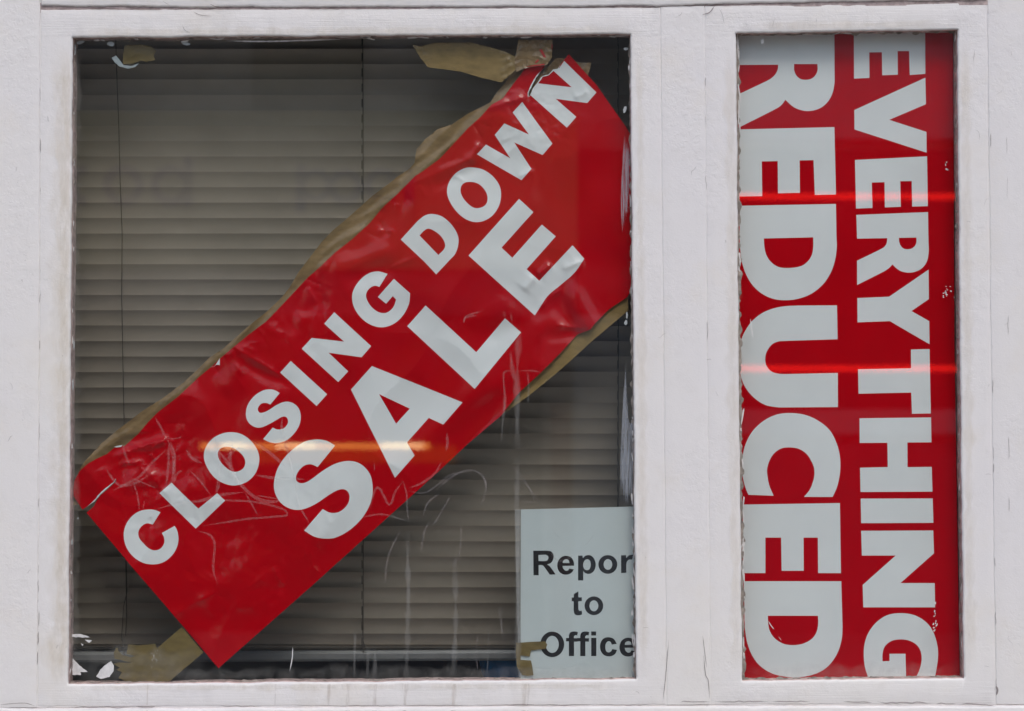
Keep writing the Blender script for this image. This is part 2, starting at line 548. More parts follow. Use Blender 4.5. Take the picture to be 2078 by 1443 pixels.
def soft_geo(mb, pts, w, y, ends=True):
    """a run or stain that thins out towards its edges and ends"""
    q = path([(p[0], p[1], 1) for p in pts] if len(pts) > 2 else pts, closed=False, n=5)
    q = resample(q, 6, False); n = len(q)
    t = np.gradient(q, axis=0); t /= np.linalg.norm(t, axis=1)[:, None] + 1e-9
    nn = np.stack([-t[:, 1], t[:, 0]], 1)
    ww = w / 2.0 * (1 + 0.3 * noise2(q[:, 0], q[:, 1], 60, len(pts) + int(w), 2))
    e = np.clip(np.minimum(np.arange(n), np.arange(n)[::-1]) / max(2, min(n * 0.2, 12)), 0, 1) if ends else np.ones(n)
    rows = [(-1, 0.0), (-0.45, 0.8), (0, 1.0), (0.45, 0.8), (1, 0.0)]
    vs, fd = [], []
    for k, f in rows:
        a = q + nn * (ww * k)[:, None]
        vs += [P(p[0], p[1], y) for p in a]; fd += list(np.minimum(f * e, 0.999))
    fs = [(r * n + i, r * n + i + 1, (r + 1) * n + i + 1, (r + 1) * n + i) for r in range(4) for i in range(n - 1)]
    mb.add(vs, fs, 0, fd)


def patch_geo(mb, poly, y, m=0, th=0.0005):
    poly = np.asarray(poly, float)
    V, F = cdt([poly], np.zeros((0, 2)))
    F = F[pip(V[F].mean(1), poly)]
    fr = [P(p[0], p[1], y - th) for p in V]
    mb.add(fr, [tuple(f) for f in F], m)
    n = len(poly)
    mb.add([P(p[0], p[1], y - th) for p in poly] + [P(p[0], p[1], y) for p in poly],
           [(i, (i + 1) % n, n + (i + 1) % n, n + i) for i in range(n)], m)


def blob(cx, cy, rx, ry, rot=0.0, rough=0.25, n=18):
    t = np.linspace(0, 2 * np.pi, n, endpoint=False)
    r = 1 + rng.uniform(-rough, rough, n)
    x, y = rx * np.cos(t) * r, ry * np.sin(t) * r
    c, s = math.cos(rot), math.sin(rot)
    return np.stack([cx + x * c - y * s, cy + x * s + y * c], 1)


def dashes(mb, pts, w, y, fill=0.6, seg=40, jit=2.0):
    q = resample(np.asarray(pts, float), 5, False)
    i = 0
    while i < len(q) - 3:
        L = int(rng.uniform(0.3, 1.6) * seg / 5) + 3
        if rng.random() < fill:
            s = q[i:i + L] + rng.normal(0, jit * 0.35, q[i:i + L].shape)
            if len(s) > 2: ribbon_geo(mb, [tuple(p) for p in s[::2]], w * rng.uniform(0.5, 1.4), y, True, True)
        i += L


cr = MB()
yc = -0.0014
dashes(cr, [(80, 40), (82, 300), (81, 620)], 1.1, yc, 0.3, 22, 1.4)
dashes(cr, [(81, 640), (79, 1000), (77, 1250)], 0.9, yc, 0.3, 22, 1.2)
dashes(cr, [(79, 1240), (76, 1330), (70, 1425)], 1.6, yc, 0.7, 35, 2.2)
dashes(cr, [(82, 16), (400, 19), (900, 17), (1330, 13)], 1.4, yc, 0.6, 70, 1.0)
dashes(cr, [(1380, 11), (1460, 9), (1700, 5), (1990, 1)], 1.4, yc, 0.6, 60, 1.2)
dashes(cr, [(0, 1438), (130, 1436), (400, 1434), (900, 1432)], 2.2, -0.0064, 0.75, 90, 1.6)
dashes(cr, [(900, 1430), (1345, 1431)], 1.6, -0.0064, 0.5, 70, 1.4)
dashes(cr, [(0, 1437), (300, 1434), (900, 1432), (1345, 1431), (1700, 1428), (2078, 1431)], 1.2, -0.0064, 0.96, 240, 1.0)
dashes(cr, [(1380, 1424), (1660, 1424), (1880, 1427), (2060, 1432)], 2.2, -0.0064, 0.75, 80, 2)
dashes(cr, [(2010, 200), (2012, 500), (2016, 900), (2022, 1400)], 1.0, yc, 0.25, 18, 1.5)
dashes(cr, [(2042, 0), (2045, 500), (2050, 1443)], 0.8, yc, 0.2, 40, 1.0)
dashes(cr, [(1431, 40), (1433, 400), (1436, 760)], 0.9, yc, 0.3, 25, 1.5)
for pts, w in [([(1428, 1330), (1432, 1370), (1437, 1380), (1440, 1418)], 1.6), ([(1426, 1290), (1434, 1355)], 1.2), ([(1357, 1300), (1350, 1380), (1345, 1425)], 1.4),
               ([(1425, 30), (1440, 25), (1450, 12)], 2.0), ([(425, 8), (440, 14), (470, 16)], 1.4), ([(392, 24), (405, 30), (430, 33)], 1.2),
               ([(370, 52), (376, 62), (385, 66)], 0.9), ([(2021, 1392), (2024, 1400), (2022, 1411)], 4.0), ([(330, 2), (345, 12)], 1.0),
               ([(0, 1430), (50, 1427), (72, 1433)], 1.6), ([(1978, 100), (1975, 128)], .8)]:
    ribbon_geo(cr, pts, w, -0.0065 if pts[0][1] > 1400 or pts[0][1] < 24 else yc)
cr.build('paint_crack', M['crack'], front)['kind'] = 'stuff'
hc = MB()
for _ in range(46):
    side = rng.integers(0, 5)
    if side == 0: x, y = rng.uniform(5, 75), rng.uniform(20, 1420)
    elif side == 1: x, y = rng.uniform(90, 138), rng.uniform(30, 1400)
    elif side == 2: x, y = rng.uniform(1300, 1485), rng.uniform(30, 1410)
    elif side == 3: x, y = rng.uniform(1960, 2070), rng.uniform(30, 1400)
    else: x, y = rng.uniform(150, 1930), rng.choice([rng.uniform(22, 60), rng.uniform(1395, 1425)])
    L = rng.uniform(2, 14) if rng.random() < 0.8 else rng.uniform(15, 34); a = rng.uniform(0, 2 * np.pi)
    pts = [(x, y)]
    for k in range(3):
        a += rng.normal(0, 0.7); x += math.cos(a) * L / 3; y += math.sin(a) * L / 3; pts.append((x, y))
    ribbon_geo(hc, pts, rng.uniform(0.5, 1.2), yc)
hc.build('hairline_crack', M['hair'], front)['kind'] = 'stuff'
cs = MB()
for pts, w in [([(134, 90), (131, 700), (126, 1380)], 20), ([(128, 90), (124, 500), (120, 1380)], 34), ([(150, 66), (700, 63), (1270, 60)], 12), ([(1298, 90), (1302, 700), (1306, 1370)], 14),
               ([(1482, 90), (1488, 700), (1496, 1370)], 20), ([(1958, 80), (1964, 700), (1970, 1370)], 16), ([(1500, 54), (1930, 48)], 12), ([(96, 1290), (122, 1395)], 30), ([(150, 1396), (700, 1394), (1280, 1391)], 10)]:
    soft_geo(cs, pts, w * 1.5, -0.00035 - 0.00003 * len(cs.f) / 400)
cs.build('cream_stain', M['cream'], front)['kind'] = 'stuff'
for x, w in [(668, 5), (707, 7), (762, 9), (823, 9), (922, 8), (1065, 9), (1073, 3), (300, 3), (560, 3)]:
    rn = MB(); soft_geo(rn, [(x, 1388), (x - 1, 1410), (x - 2, 1431)], w * 1.3, -0.0007, False)
    soft_geo(rn, [(x - 2, 1441), (x - 2, 1460), (x - 3, 1474)], w * 1.4, -0.0066, False)
    rn.build('rust_stain', M['rain'], front)

# ------------------------------------------------------------------ glass
def pane(x0, x1, y0, y1, label):
    a, b = P(x0, y1, 0), P(x1, y0, 0)
    m = MB(); m.box(a[0], b[0], GY, GY + 0.004, a[2], b[2])
    o = m.build('window_pane', M['glass'], front)
    o['label'] = label
    return o


pane_l = pane(128, 1300, 62, 1398, 'wide scratched window pane with white paint dabs')
pane_r = pane(1485, 1966, 52, 1390, 'narrow window pane filled by a red sign')


def putty_ring(opening, pane_o, w, seed):
    """crumbling putty line and brown rebate seen round the glass"""
    lp = wob(opening, 5, 0.8, seed)
    c = lp.mean(0)
    nx = np.roll(lp, -1, 0) - np.roll(lp, 1, 0)
    nn = np.stack([-nx[:, 1], nx[:, 0]], 1); nn /= np.linalg.norm(nn, axis=1)[:, None]
    if ((c - lp[0]) * nn[0]).sum() < 0: nn = -nn
    ww = w * (1 + 0.5 * noise2(lp[:, 0], lp[:, 1], 30, seed + 3, 3) + rng.uniform(-.12, .12, len(lp)))
    inn = lp + nn * np.clip(ww, 0.6, None)[:, None]
    out = lp - nn * 6
    n = len(lp)
    vs = [P(p[0], p[1], GY - 0.0035) for p in out] + [P(p[0], p[1], GY - 0.0005) for p in inn]
    return mesh_obj('putty', vs, [(i, (i + 1) % n, n + (i + 1) % n, n + i) for i in range(n)], M['putty'], pane_o)


putty_ring(L_OPEN, pane_l, 3.6, 71)
putty_ring(R_OPEN, pane_r, 5.0, 83)


def chips(mb, edge, n, inward, smin, smax, y=GY - 0.0011):
    q = resample(np.asarray(edge, float), 2, False)
    for _ in range(n):
        p = q[rng.integers(0, len(q))]
        d = rng.uniform(0.5, 5.5)
        vert = abs(inward[0]) > 0
        a, b = rng.uniform(smin, smax), rng.uniform(1.0, 2.0)
        patch_geo(mb, blob(p[0] + inward[0] * d, p[1] + inward[1] * d, b if vert else a, a if vert else b, rng.normal(0, 0.12), 0.35, 10), y)


ch = MB()
chips(ch, [(1281, 90), (1286, 700), (1289, 1370)], 30, (-1, 0), 2, 14)
chips(ch, [(147, 90), (142, 700), (138, 1380)], 26, (1, 0), 2, 9)
chips(ch, [(160, 76), (560, 73), (1270, 70)], 24, (0, 1), 3, 18)
ribbon_geo(ch, [(460, 83), (540, 84), (620, 82), (690, 80)], 2.6, GY - 0.0012, True, True, 0, 0.4)
for poly in [[(147.5, 1336), (159, 1348), (178, 1364), (163, 1364), (165, 1370), (147, 1370)],
             [(226, 1341), (231, 1350), (230, 1362), (222, 1374), (205, 1378), (195, 1374), (203, 1360), (214, 1349)],
             [(146, 1287), (163, 1286), (174, 1290), (184, 1293), (166, 1294), (146, 1292)],
             [(172, 1298), (187, 1300), (180, 1305)], [(164, 1305), (170, 1309), (167, 1310)],
             [(189, 81), (200, 80), (204, 83), (192, 84)], [(203, 81), (212, 80), (213, 84)], [(367, 84), (384, 81), (380, 85), (369, 87)]]:
    cp = MB(); patch_geo(cp, resample(np.array(poly, float), 4) + rng.normal(0, 0.35, (len(resample(np.array(poly, float), 4)), 2)), GY - 0.0001)
    cp.build('paint_flake', M['chip'], pane_l)
ribbon_geo(ch, [(594, 1313), (593, 1335), (588, 1362)], 2.0, GY - 0.0004)
ch.build('paint_chip', M['chip'], pane_l)['kind'] = 'stuff'
cg = MB()
for cx, cy, rx, ry, ro in [(1268, 222, 3, 7, 0.3), (1270, 99, 5, 3, 0), (225, 89, 8, 5, 0.2), (163, 86, 9, 3, -.3), (152, 100, 2.5, 12, 0), (378, 89, 8, 3, .2), (1270, 655, 3, 5, .1),
                           (1272, 640, 2, 7, 0), (146, 1100, 2, 6, 0), (148, 780, 1.5, 12, 0), (150, 700, 1.3, 10, 0), (158, 1052, 1.2, 2, 0)]:
    cg = MB(); patch_geo(cg, blob(cx, cy, rx, ry, ro, 0.2), GY - 0.0001); cg.build('paint_dab', M['chip_grey'], pane_l)
ch = MB()
chips(ch, [(1945, 70), (1950, 700), (1957, 1370)], 24, (-1, 0), 2, 20)
chips(ch, [(1495, 75), (1500, 700), (1508, 1370)], 22, (1, 0), 2, 24)
chips(ch, [(1500, 67), (1940, 60)], 14, (0, 1), 3, 12)
ribbon_geo(ch, [(1523, 647), (1525, 665), (1528, 687)], 1.8, GY - 0.0003)
patch_geo(ch, blob(1547, 84, 3, 6, .3, .4), GY - 0.0001)
for k in range(15):
    patch_geo(ch, blob(1913 + abs(rng.normal(0, 12)), 594 + rng.normal(0, 5), rng.uniform(.6, 2.4), rng.uniform(.6, 2.4), 0, .4, 8), GY - 0.0001, 0, 0.0003)
for k in range(8):
    patch_geo(ch, blob(1920 + rng.normal(0, 2), 340 + rng.normal(0, 8), rng.uniform(.5, 1.6), rng.uniform(.6, 2.2), 0, .4, 8), GY - 0.0001, 0, 0.0003)
for k in range(14):
    patch_geo(ch, blob(1897 + rng.normal(0, 1.5), 1265 + rng.normal(0, 16), rng.uniform(.5, 1.5), rng.uniform(1, 3), 0.1, .4, 8), GY - 0.0001, 0, 0.0003)
for pts in [[(1559, 1260), (1565, 1270), (1571, 1277)], [(1580, 1292), (1586, 1300)]]:
    ribbon_geo(ch, pts, 1.6, GY - 0.0003)
ch.build('paint_chip', M['chip'], pane_r)['kind'] = 'stuff'

# scratched graffiti on the wide pane
K4 = 3.996; K3 = 2.969
n_scr = [0]


def scr(pts, off, k, w):
    sc = MB(); n_scr[0] += 1
    ribbon_geo(sc, [(p[0] / k + off[0], p[1] / k + off[1]) for p in pts], w * 1.45, GY - 0.00025 - 0.000004 * n_scr[0])
    sc.build('scratch_mark', M['scratch'], pane_l)


p1 = (230, 830)
for pts, w in [([(340, 70), (390, 160), (430, 240)], 3), ([(430, 240), (500, 240), (560, 225)], 1.6), ([(440, 250), (480, 350), (492, 470), (470, 600), (380, 660)], 4.5),
               ([(450, 280), (447, 450), (430, 620)], 3.5), ([(460, 260), (500, 380), (480, 520)], 2.5), ([(430, 330), (320, 430), (210, 550), (100, 610), (0, 660)], 3.6), ([(590, 330), (640, 400), (720, 440)], 4),
               ([(820, 230), (850, 330), (862, 500), (850, 620), (830, 690)], 4.6), ([(830, 300), (900, 400), (960, 490), (1020, 590), (1100, 680), (1200, 740), (1320, 750), (1380, 720)], 4.6),
               ([(965, 285), (945, 400), (960, 490), (1010, 590), (1060, 650)], 4.6), ([(1130, 260), (1260, 350), (1400, 470)], 4.6), ([(1370, 70), (1365, 150), (1390, 260), (1430, 400), (1470, 580)], 4),
               ([(1470, 580), (1500, 760), (1590, 930)], 2.6), ([(1130, 530), (1300, 560), (1550, 570)], 4), ([(330, 820), (500, 770), (700, 745), (850, 700), (1060, 675)], 3.6),
               ([(650, 780), (760, 740), (900, 740), (1150, 755), (1340, 800), (1410, 850), (1340, 870), (1100, 890), (900, 920), (720, 950)], 2.8),
               ([(690, 990), (780, 1020), (820, 1080), (815, 1200), (810, 1300), (845, 1420)], 3.2), ([(490, 600), (520, 520), (560, 500)], 3), ([(620, 500), (700, 580), (790, 700)], 2.5),
               ([(1070, 680), (1120, 770), (1175, 865)], 2.2), ([(165, 600), (200, 720), (210, 820)], 2.4), ([(250, 740), (240, 820)], 2.6), ([(75, 290), (100, 380), (130, 450)], 3),
               ([(-60, 480), (-10, 560), (60, 620), (180, 600), (280, 540)], 3.4), ([(150, 560), (340, 640)], 2), ([(900, 380), (1060, 300)], 1.4), ([(880, 440), (1000, 330)], 1.4), ([(1160, 700), (1340, 730)], 1.8)]:
    scr(pts, p1, K4, w)
hof = (700, 963)
for pts, w in [([(150, 215), (175, 110), (200, 80), (240, 140), (270, 180), (300, 110), (350, 40)], 3.2), ([(350, 40), (370, 110), (375, 200), (385, 290)], 2.2), ([(90, 260), (230, 240), (385, 285)], 2.2),
               ([(380, 100), (480, 110), (560, 60), (640, 0), (760, -20)], 2.4), ([(830, 0), (850, 80), (820, 190)], 2.2), ([(460, 460), (475, 360), (505, 280)], 2.2), ([(240, 660), (255, 520), (290, 420), (335, 340)], 2.4),
               ([(470, 250), (500, 170), (570, 110)], 2.4), ([(520, 320), (560, 260), (640, 120)], 2), ([(1060, 20), (1130, 110), (1190, 200)], 1.4), ([(1000, -60), (1100, 60), (1160, 200)], 1.4),
               ([(1240, 440), (1260, 500), (1310, 520), (1390, 480)], 2.2), ([(1310, 400), (1240, 330)], 1.0), ([(1440, 440), (1510, 350)], 1.2), ([(930, 790), (940, 900), (965, 1000)], 1.8), ([(800, 960), (790, 1080), (800, 1180)], 1.6),
               ([(1160, 170), (1060, 160)], 1.2), ([(700, 280), (690, 480), (640, 560)], 1.6)]:
    scr(pts, hof, K3, w)
n2 = (470, 640)
for pts, w in [([(1440, 1400), (1540, 1360), (1650, 1280), (1700, 1190)], 3), ([(1640, 1443), (1720, 1360), (1830, 1285), (1930, 1255), (2010, 1280), (2060, 1350), (2070, 1430)], 2.6),
               ([(1745, 960), (1750, 1040), (1740, 1100)], 4), ([(1880, 60), (1900, 20), (1990, 0)], 2.4), ([(1155, 1200), (1160, 1260)], 3)]:
    scr(pts, n2, K4, w)
scr([(1000, 1060), (1020, 1010), (1080, 985), (1150, 965)], (690, 390), K4, 2.6)
n_run = [0]
n4 = (900, 560)


def runl(pts, w, off=(0, 0), k=1.0):
    ru = MB(); n_run[0] += 1
    soft_geo(ru, [(p[0] / k + off[0], p[1] / k + off[1]) for p in pts], w * 1.3, GY - 0.0006 - 0.00001 * n_run[0])
    ru.build('dried_run', M['run'], pane_l)


runl([(590, 780), (500, 775), (487, 830), (498, 1000), (475, 1240), (475, 1370)], 4, n4, K4)
runl([(610, 390), (600, 700), (595, 1000), (600, 1443)], 10, n4, K4)
runl([(540, 600), (560, 760), (580, 860)], 7, n4, K4)
runl([(680, 770), (690, 900), (685, 1050)], 4, n4, K4)
runl([(600, 770), (700, 768), (790, 780)], 3, n4, K4)
runl([(485, 280), (500, 340)], 5, n4, K4); runl([(540, 290), (560, 380)], 6, n4, K4)
runl([(1050, 918), (1049, 1100), (1052, 1385)], 11)
for x, y0, y1, w in [(375, 340, 1232, 8), (660, 460, 1232, 9), (180, 1010, 1235, 7), (140, 1010, 1235, 5), (60, 930, 1235, 6), (950, 760, 1000, 2), (860, 880, 1220, 2)]:
    runl([(x, y0), (x + rng.normal(0, 4), (y0 + y1) / 2), (x - 6, y1)], w, hof, K3)
fk = MB()
for k in range(26):
    x, y = 314 + rng.normal(0, 5), 1330 + rng.normal(0, 8)
    ribbon_geo(fk, [(x, y), (x + rng.normal(0, 1), y + rng.uniform(2, 6))], rng.uniform(.7, 1.6), GY - 0.0003)
fk.build('paint_fleck', M['chip'], pane_l)['kind'] = 'stuff'
gm = MB()
soft_geo(gm, [(140, 1372), (500, 1370), (900, 1368), (1288, 1366)], 34, GY - 0.00012)
soft_geo(gm, [(142, 1340), (260, 1338), (420, 1350)], 60, GY - 0.00014)
soft_geo(gm, [(156, 90), (152, 700), (150, 1380)], 24, GY - 0.00016)
gm.build('grime_film', M['grime'], pane_l)['kind'] = 'stuff'
gm = MB()
soft_geo(gm, [(1505, 1368), (1700, 1364), (1955, 1362)], 36, GY - 0.00012)
gm.build('grime_film', M['grime'], pane_r)['kind'] = 'stuff'
sm = MB()
for k in range(9):
    x = 1263 + k * 1.6
    ribbon_geo(sm, [(x + 4, 277 + k * 3), (x + 1, 340), (x - 2, 400 + k * 4), (x, 470 - 6 * k)], rng.uniform(1.2, 3), GY - 0.0009 - k * 0.00002)
sm.build('paint_smear', M['smear'], pane_l); sm = MB()
for k in range(16):
    x = 1258 + k * 1.5
    ribbon_geo(sm, [(1270 + k * 0.5, 740 + k * 12), (x + 5, 860), (x + 2, 960 + rng.uniform(-15, 15)), (x + 3, 1010 + rng.uniform(-20, 20))], rng.uniform(1.6, 3.6), GY - 0.0009 - k * 0.00002)
sm.build('paint_smear', M['smear'], pane_l)

# ------------------------------------------------------------------ printed sheets
def fold(x, y, p0, p1, amp, w, sharp=True, asym=1.0):
    p0 = np.array(p0, float); d = np.array(p1, float) - p0; L = np.linalg.norm(d); d /= L
    t = (x - p0[0]) * d[0] + (y - p0[1]) * d[1]
    s = -(x - p0[0]) * d[1] + (y - p0[1]) * d[0]
    ww = np.where(s > 0, w, w * asym)
    prof = np.exp(-np.sqrt((s / ww) ** 2 + 0.012) + 0.11) if sharp else np.exp(-(s / ww) ** 2)
    tt = np.clip((np.abs(t - L / 2) - L * 0.25) / (L * 0.35), 0, 1)
    win = (1 + np.cos(np.pi * tt)) / 2
    return 1.8 * amp * prof * win


def crumple(x, y, cx, cy, r, amp, scale, seed):
    w = np.exp(-(((x - cx) ** 2 + (y - cy) ** 2) / r ** 2))
    n = noise2(x, y, scale, seed, 3); n2_ = noise2(x, y, scale * 0.7, seed + 5, 2)
    return amp * 0.55 * w * (np.abs(n) * 1.1 - np.abs(n2_) * 0.9)


def h_banner(x, y):
    """distance towards the glass in millimetres"""
    h = noise2(x, y, 520, 3, 2) * 2.4 + (0.7 - np.abs(noise2(x, y, 330, 8, 2))) * 3.4 + noise2(x, y, 210, 9, 2) * 1.1
    F = lambda *a, **k: fold(x, y, *a, **k)
    h += F((840, 372), (965, 318), 3.0, 11) + F((950, 330), (975, 290), 2.6, 9) - F((860, 385), (985, 335), 1.6, 14, False)
    h += F((985, 222), (1078, 194), 2.2, 9) + F((1055, 150), (1100, 120), 1.6, 9)
    h += F((770, 425), (800, 388), 2.0, 10) - F((800, 420), (835, 400), 1.0, 14, False)
    h += F((680, 545), (800, 505), 2.4, 18, False) - F((690, 575), (830, 535), 2.0, 22, False) + F((790, 545), (850, 520), 1.6, 10)
    h += F((560, 600), (640, 560), 1.8, 22, False) - F((590, 640), (660, 600), 1.3, 20, False) + F((600, 660), (635, 590), 1.6, 18, False)
    h += F((470, 700), (575, 765), 3.2, 9) - F((485, 735), (600, 785), 2.4, 18, False) + F((490, 702), (520, 712), 1.4, 6) + F((455, 800), (500, 735), 1.6, 22, False)
    h += F((235, 925), (335, 890), 3.2, 9) - F((240, 905), (330, 872), 1.6, 12, False) + F((245, 942), (292, 936), 2.4, 8) + F((300, 915), (345, 885), 2.0, 6)
    h += F((250, 975), (330, 962), 1.8, 16, False) - F((260, 1000), (380, 990), 1.2, 18, False)
    h += F((330, 1010), (470, 960), 1.0, 20, False) + F((420, 860), (340, 800), 1.6, 40, False) - F((460, 1010), (360, 940), 1.6, 34, False)
    h += F((1090, 560), (1120, 535), 2.6, 9) + F((1140, 545), (1185, 530), 2.0, 9) + F((1095, 625), (1140, 585), 2.8, 9) + F((1062, 590), (1085, 560), 2.2, 12)
    h -= F((1060, 640), (1160, 590), 2.4, 24, False)
    h += F((1150, 580), (1215, 690), 3.4, 22, False) - F((1120, 600), (1180, 690), 2.6, 18, False) + F((1130, 660), (1185, 668), 2.0, 8) - F((1100, 680), (1210, 680), 2.0, 14, False)
    h += F((950, 660), (1040, 610), 2.0, 24, False) - F((980, 690), (1080, 650), 1.2, 20, False)
    h += F((560, 1190), (470, 1150), 0.9, 16) + F((430, 1200), (345, 1255), 1.3, 14) + F((400, 1225), (440, 1200), 1.1, 10) + F((555, 1150), (575, 1190), 1.1, 8) + F((540, 1165), (500, 1195), 0.9, 9)
    h -= F((640, 1170), (720, 1070), 2.0, 26, False)
    h += F((830, 930), (1010, 760), 1.2, 30, False) - F((880, 930), (1060, 770), 2.6, 26, False)
    h += F((1000, 470), (1100, 390), 0.8, 30, False) + F((1060, 290), (1000, 330), 1.1, 12)
    h += F((1085, 345), (1050, 360), 1.2, 8) + F((1165, 200), (1195, 185), 1.4, 9) + F((880, 260), (930, 300), 1.4, 16, False)
    h += crumple(x, y, 290, 940, 110, 1.6, 90, 21) + crumple(x, y, 420, 1200, 170, 0.9, 95, 22)
    h += crumple(x, y, 600, 640, 130, 1.1, 90, 24) + crumple(x, y, 620, 1120, 150, 0.8, 85, 26) + crumple(x, y, 420, 1010, 170, 0.8, 80, 27)
    h += crumple(x, y, 1080, 230, 80, 1.2, 70, 28)
    # many short sharp creases near the upper edge and the torn flap
    r = np.random.default_rng(77)
    for k in range(46):
        t = r.uniform(0.02, 0.98); off = abs(r.normal(0, 55)) + 6
        if k > 38: t, off = r.uniform(0, .14), r.uniform(20, 200)
        cx, cy = 185 + 895 * t + off * 0.66, 935 - 800 * t + off * 0.74
        a = math.radians(r.choice([-20, 35, 60, 10]) + r.normal(0, 18)); L = r.uniform(14, 48)
        h = h + fold(x, y, (cx, cy), (cx + L * math.cos(a), cy + L * math.sin(a)), r.uniform(0.5, 1.2) * r.choice([1, 1, -1]), r.uniform(5, 9))
    # the lower edge rolls away from the glass
    dl = (x - 443) * 0.673 + (y - 1356.5) * 0.740
    tl = np.clip(1 + dl / 75.0, 0, 1) ** 2
    wl = np.clip((x - 560) / 120, 0, 1) * np.clip((1060 - x) / 120, 0, 1)
    h = h - 10 * tl * wl
    return 8.5 * np.tanh(h / 8.5)


def h_flat(x, y):
    return noise2(x, y, 900, 5, 2) * 0.5 + noise2(x, y, 260, 6, 2) * 0.22


def printed_sheet(name, root, outline, words, y0, hf, m_red, m_white, step=4, label=None):
    outl = resample(outline, 6)
    loops = [outl]; flat = []
    for w, glyphs in words:
        for g in glyphs:
            for lp in g:
                loops.append(resample(lp, 7)); flat.append(loops[-1])
    x0, yy0 = outl.min(0); x1, yy1 = outl.max(0)
    g = grid_pts(x0, yy0, x1, yy1, step)
    g = g[pip(g, outl)]
    V, F = cdt(loops, g)
    c = V[F].mean(1)
    k = pip(c, outl); F, c = F[k], c[k]
    cls = np.zeros(len(F), int)
    i = 1
    for wi, (w, glyphs) in enumerate(words):
        for gph in glyphs:
            par = np.zeros(len(F), bool)
            for lp in gph:
                par ^= pip(c, loops[i]); i += 1
            cls[par] = wi + 1
    h = hf(V[:, 0], V[:, 1]) * 0.001
    e = 1.2
    gx = (hf(V[:, 0] + e, V[:, 1]) - hf(V[:, 0] - e, V[:, 1])) * 0.001 / (2 * e * S)
    gy = (hf(V[:, 0], V[:, 1] + e) - hf(V[:, 0], V[:, 1] - e)) * 0.001 / (2 * e * S)
    k = S * (D + y0) / D
    W = np.stack([(V[:, 0] - CX) * k, y0 - h, ZC + (CY - V[:, 1]) * k], 1)
    nrm = np.stack([-gx, -np.ones(len(V)), gy], 1)
    nrm /= np.linalg.norm(nrm, axis=1)[:, None]
    ar = np.cross(V[F[:, 1]] - V[F[:, 0]], V[F[:, 2]] - V[F[:, 0]])
    F = np.where((ar > 0)[:, None], F[:, ::-1], F)  # clockwise in image coordinates -> faces -Y

    def sub(fs):
        u, inv = np.unique(fs, return_inverse=True)
        return u, inv.reshape(fs.shape)
    u, f = sub(F[cls == 0])
    ub, fb = sub(F)
    Wb = W[ub] + np.array([0, 0.0004, 0])
    verts = np.concatenate([W[u], Wb]); nr = np.concatenate([nrm[u], -nrm[ub]])
    faces = np.concatenate([f, fb[:, ::-1] + len(u)])
    mi = [0] * len(f) + [1] * len(fb)
    sh = mesh_obj('sheet', verts, faces, [m_red, M['paper_back']], root, mi, True, nr)
    for wi, (w, _) in enumerate(words):
        u, f = sub(F[cls == wi + 1])
        o = mesh_obj('lettering', W[u], f, m_white, root, None, True, nrm[u])
        o['label'] = w
    return sh


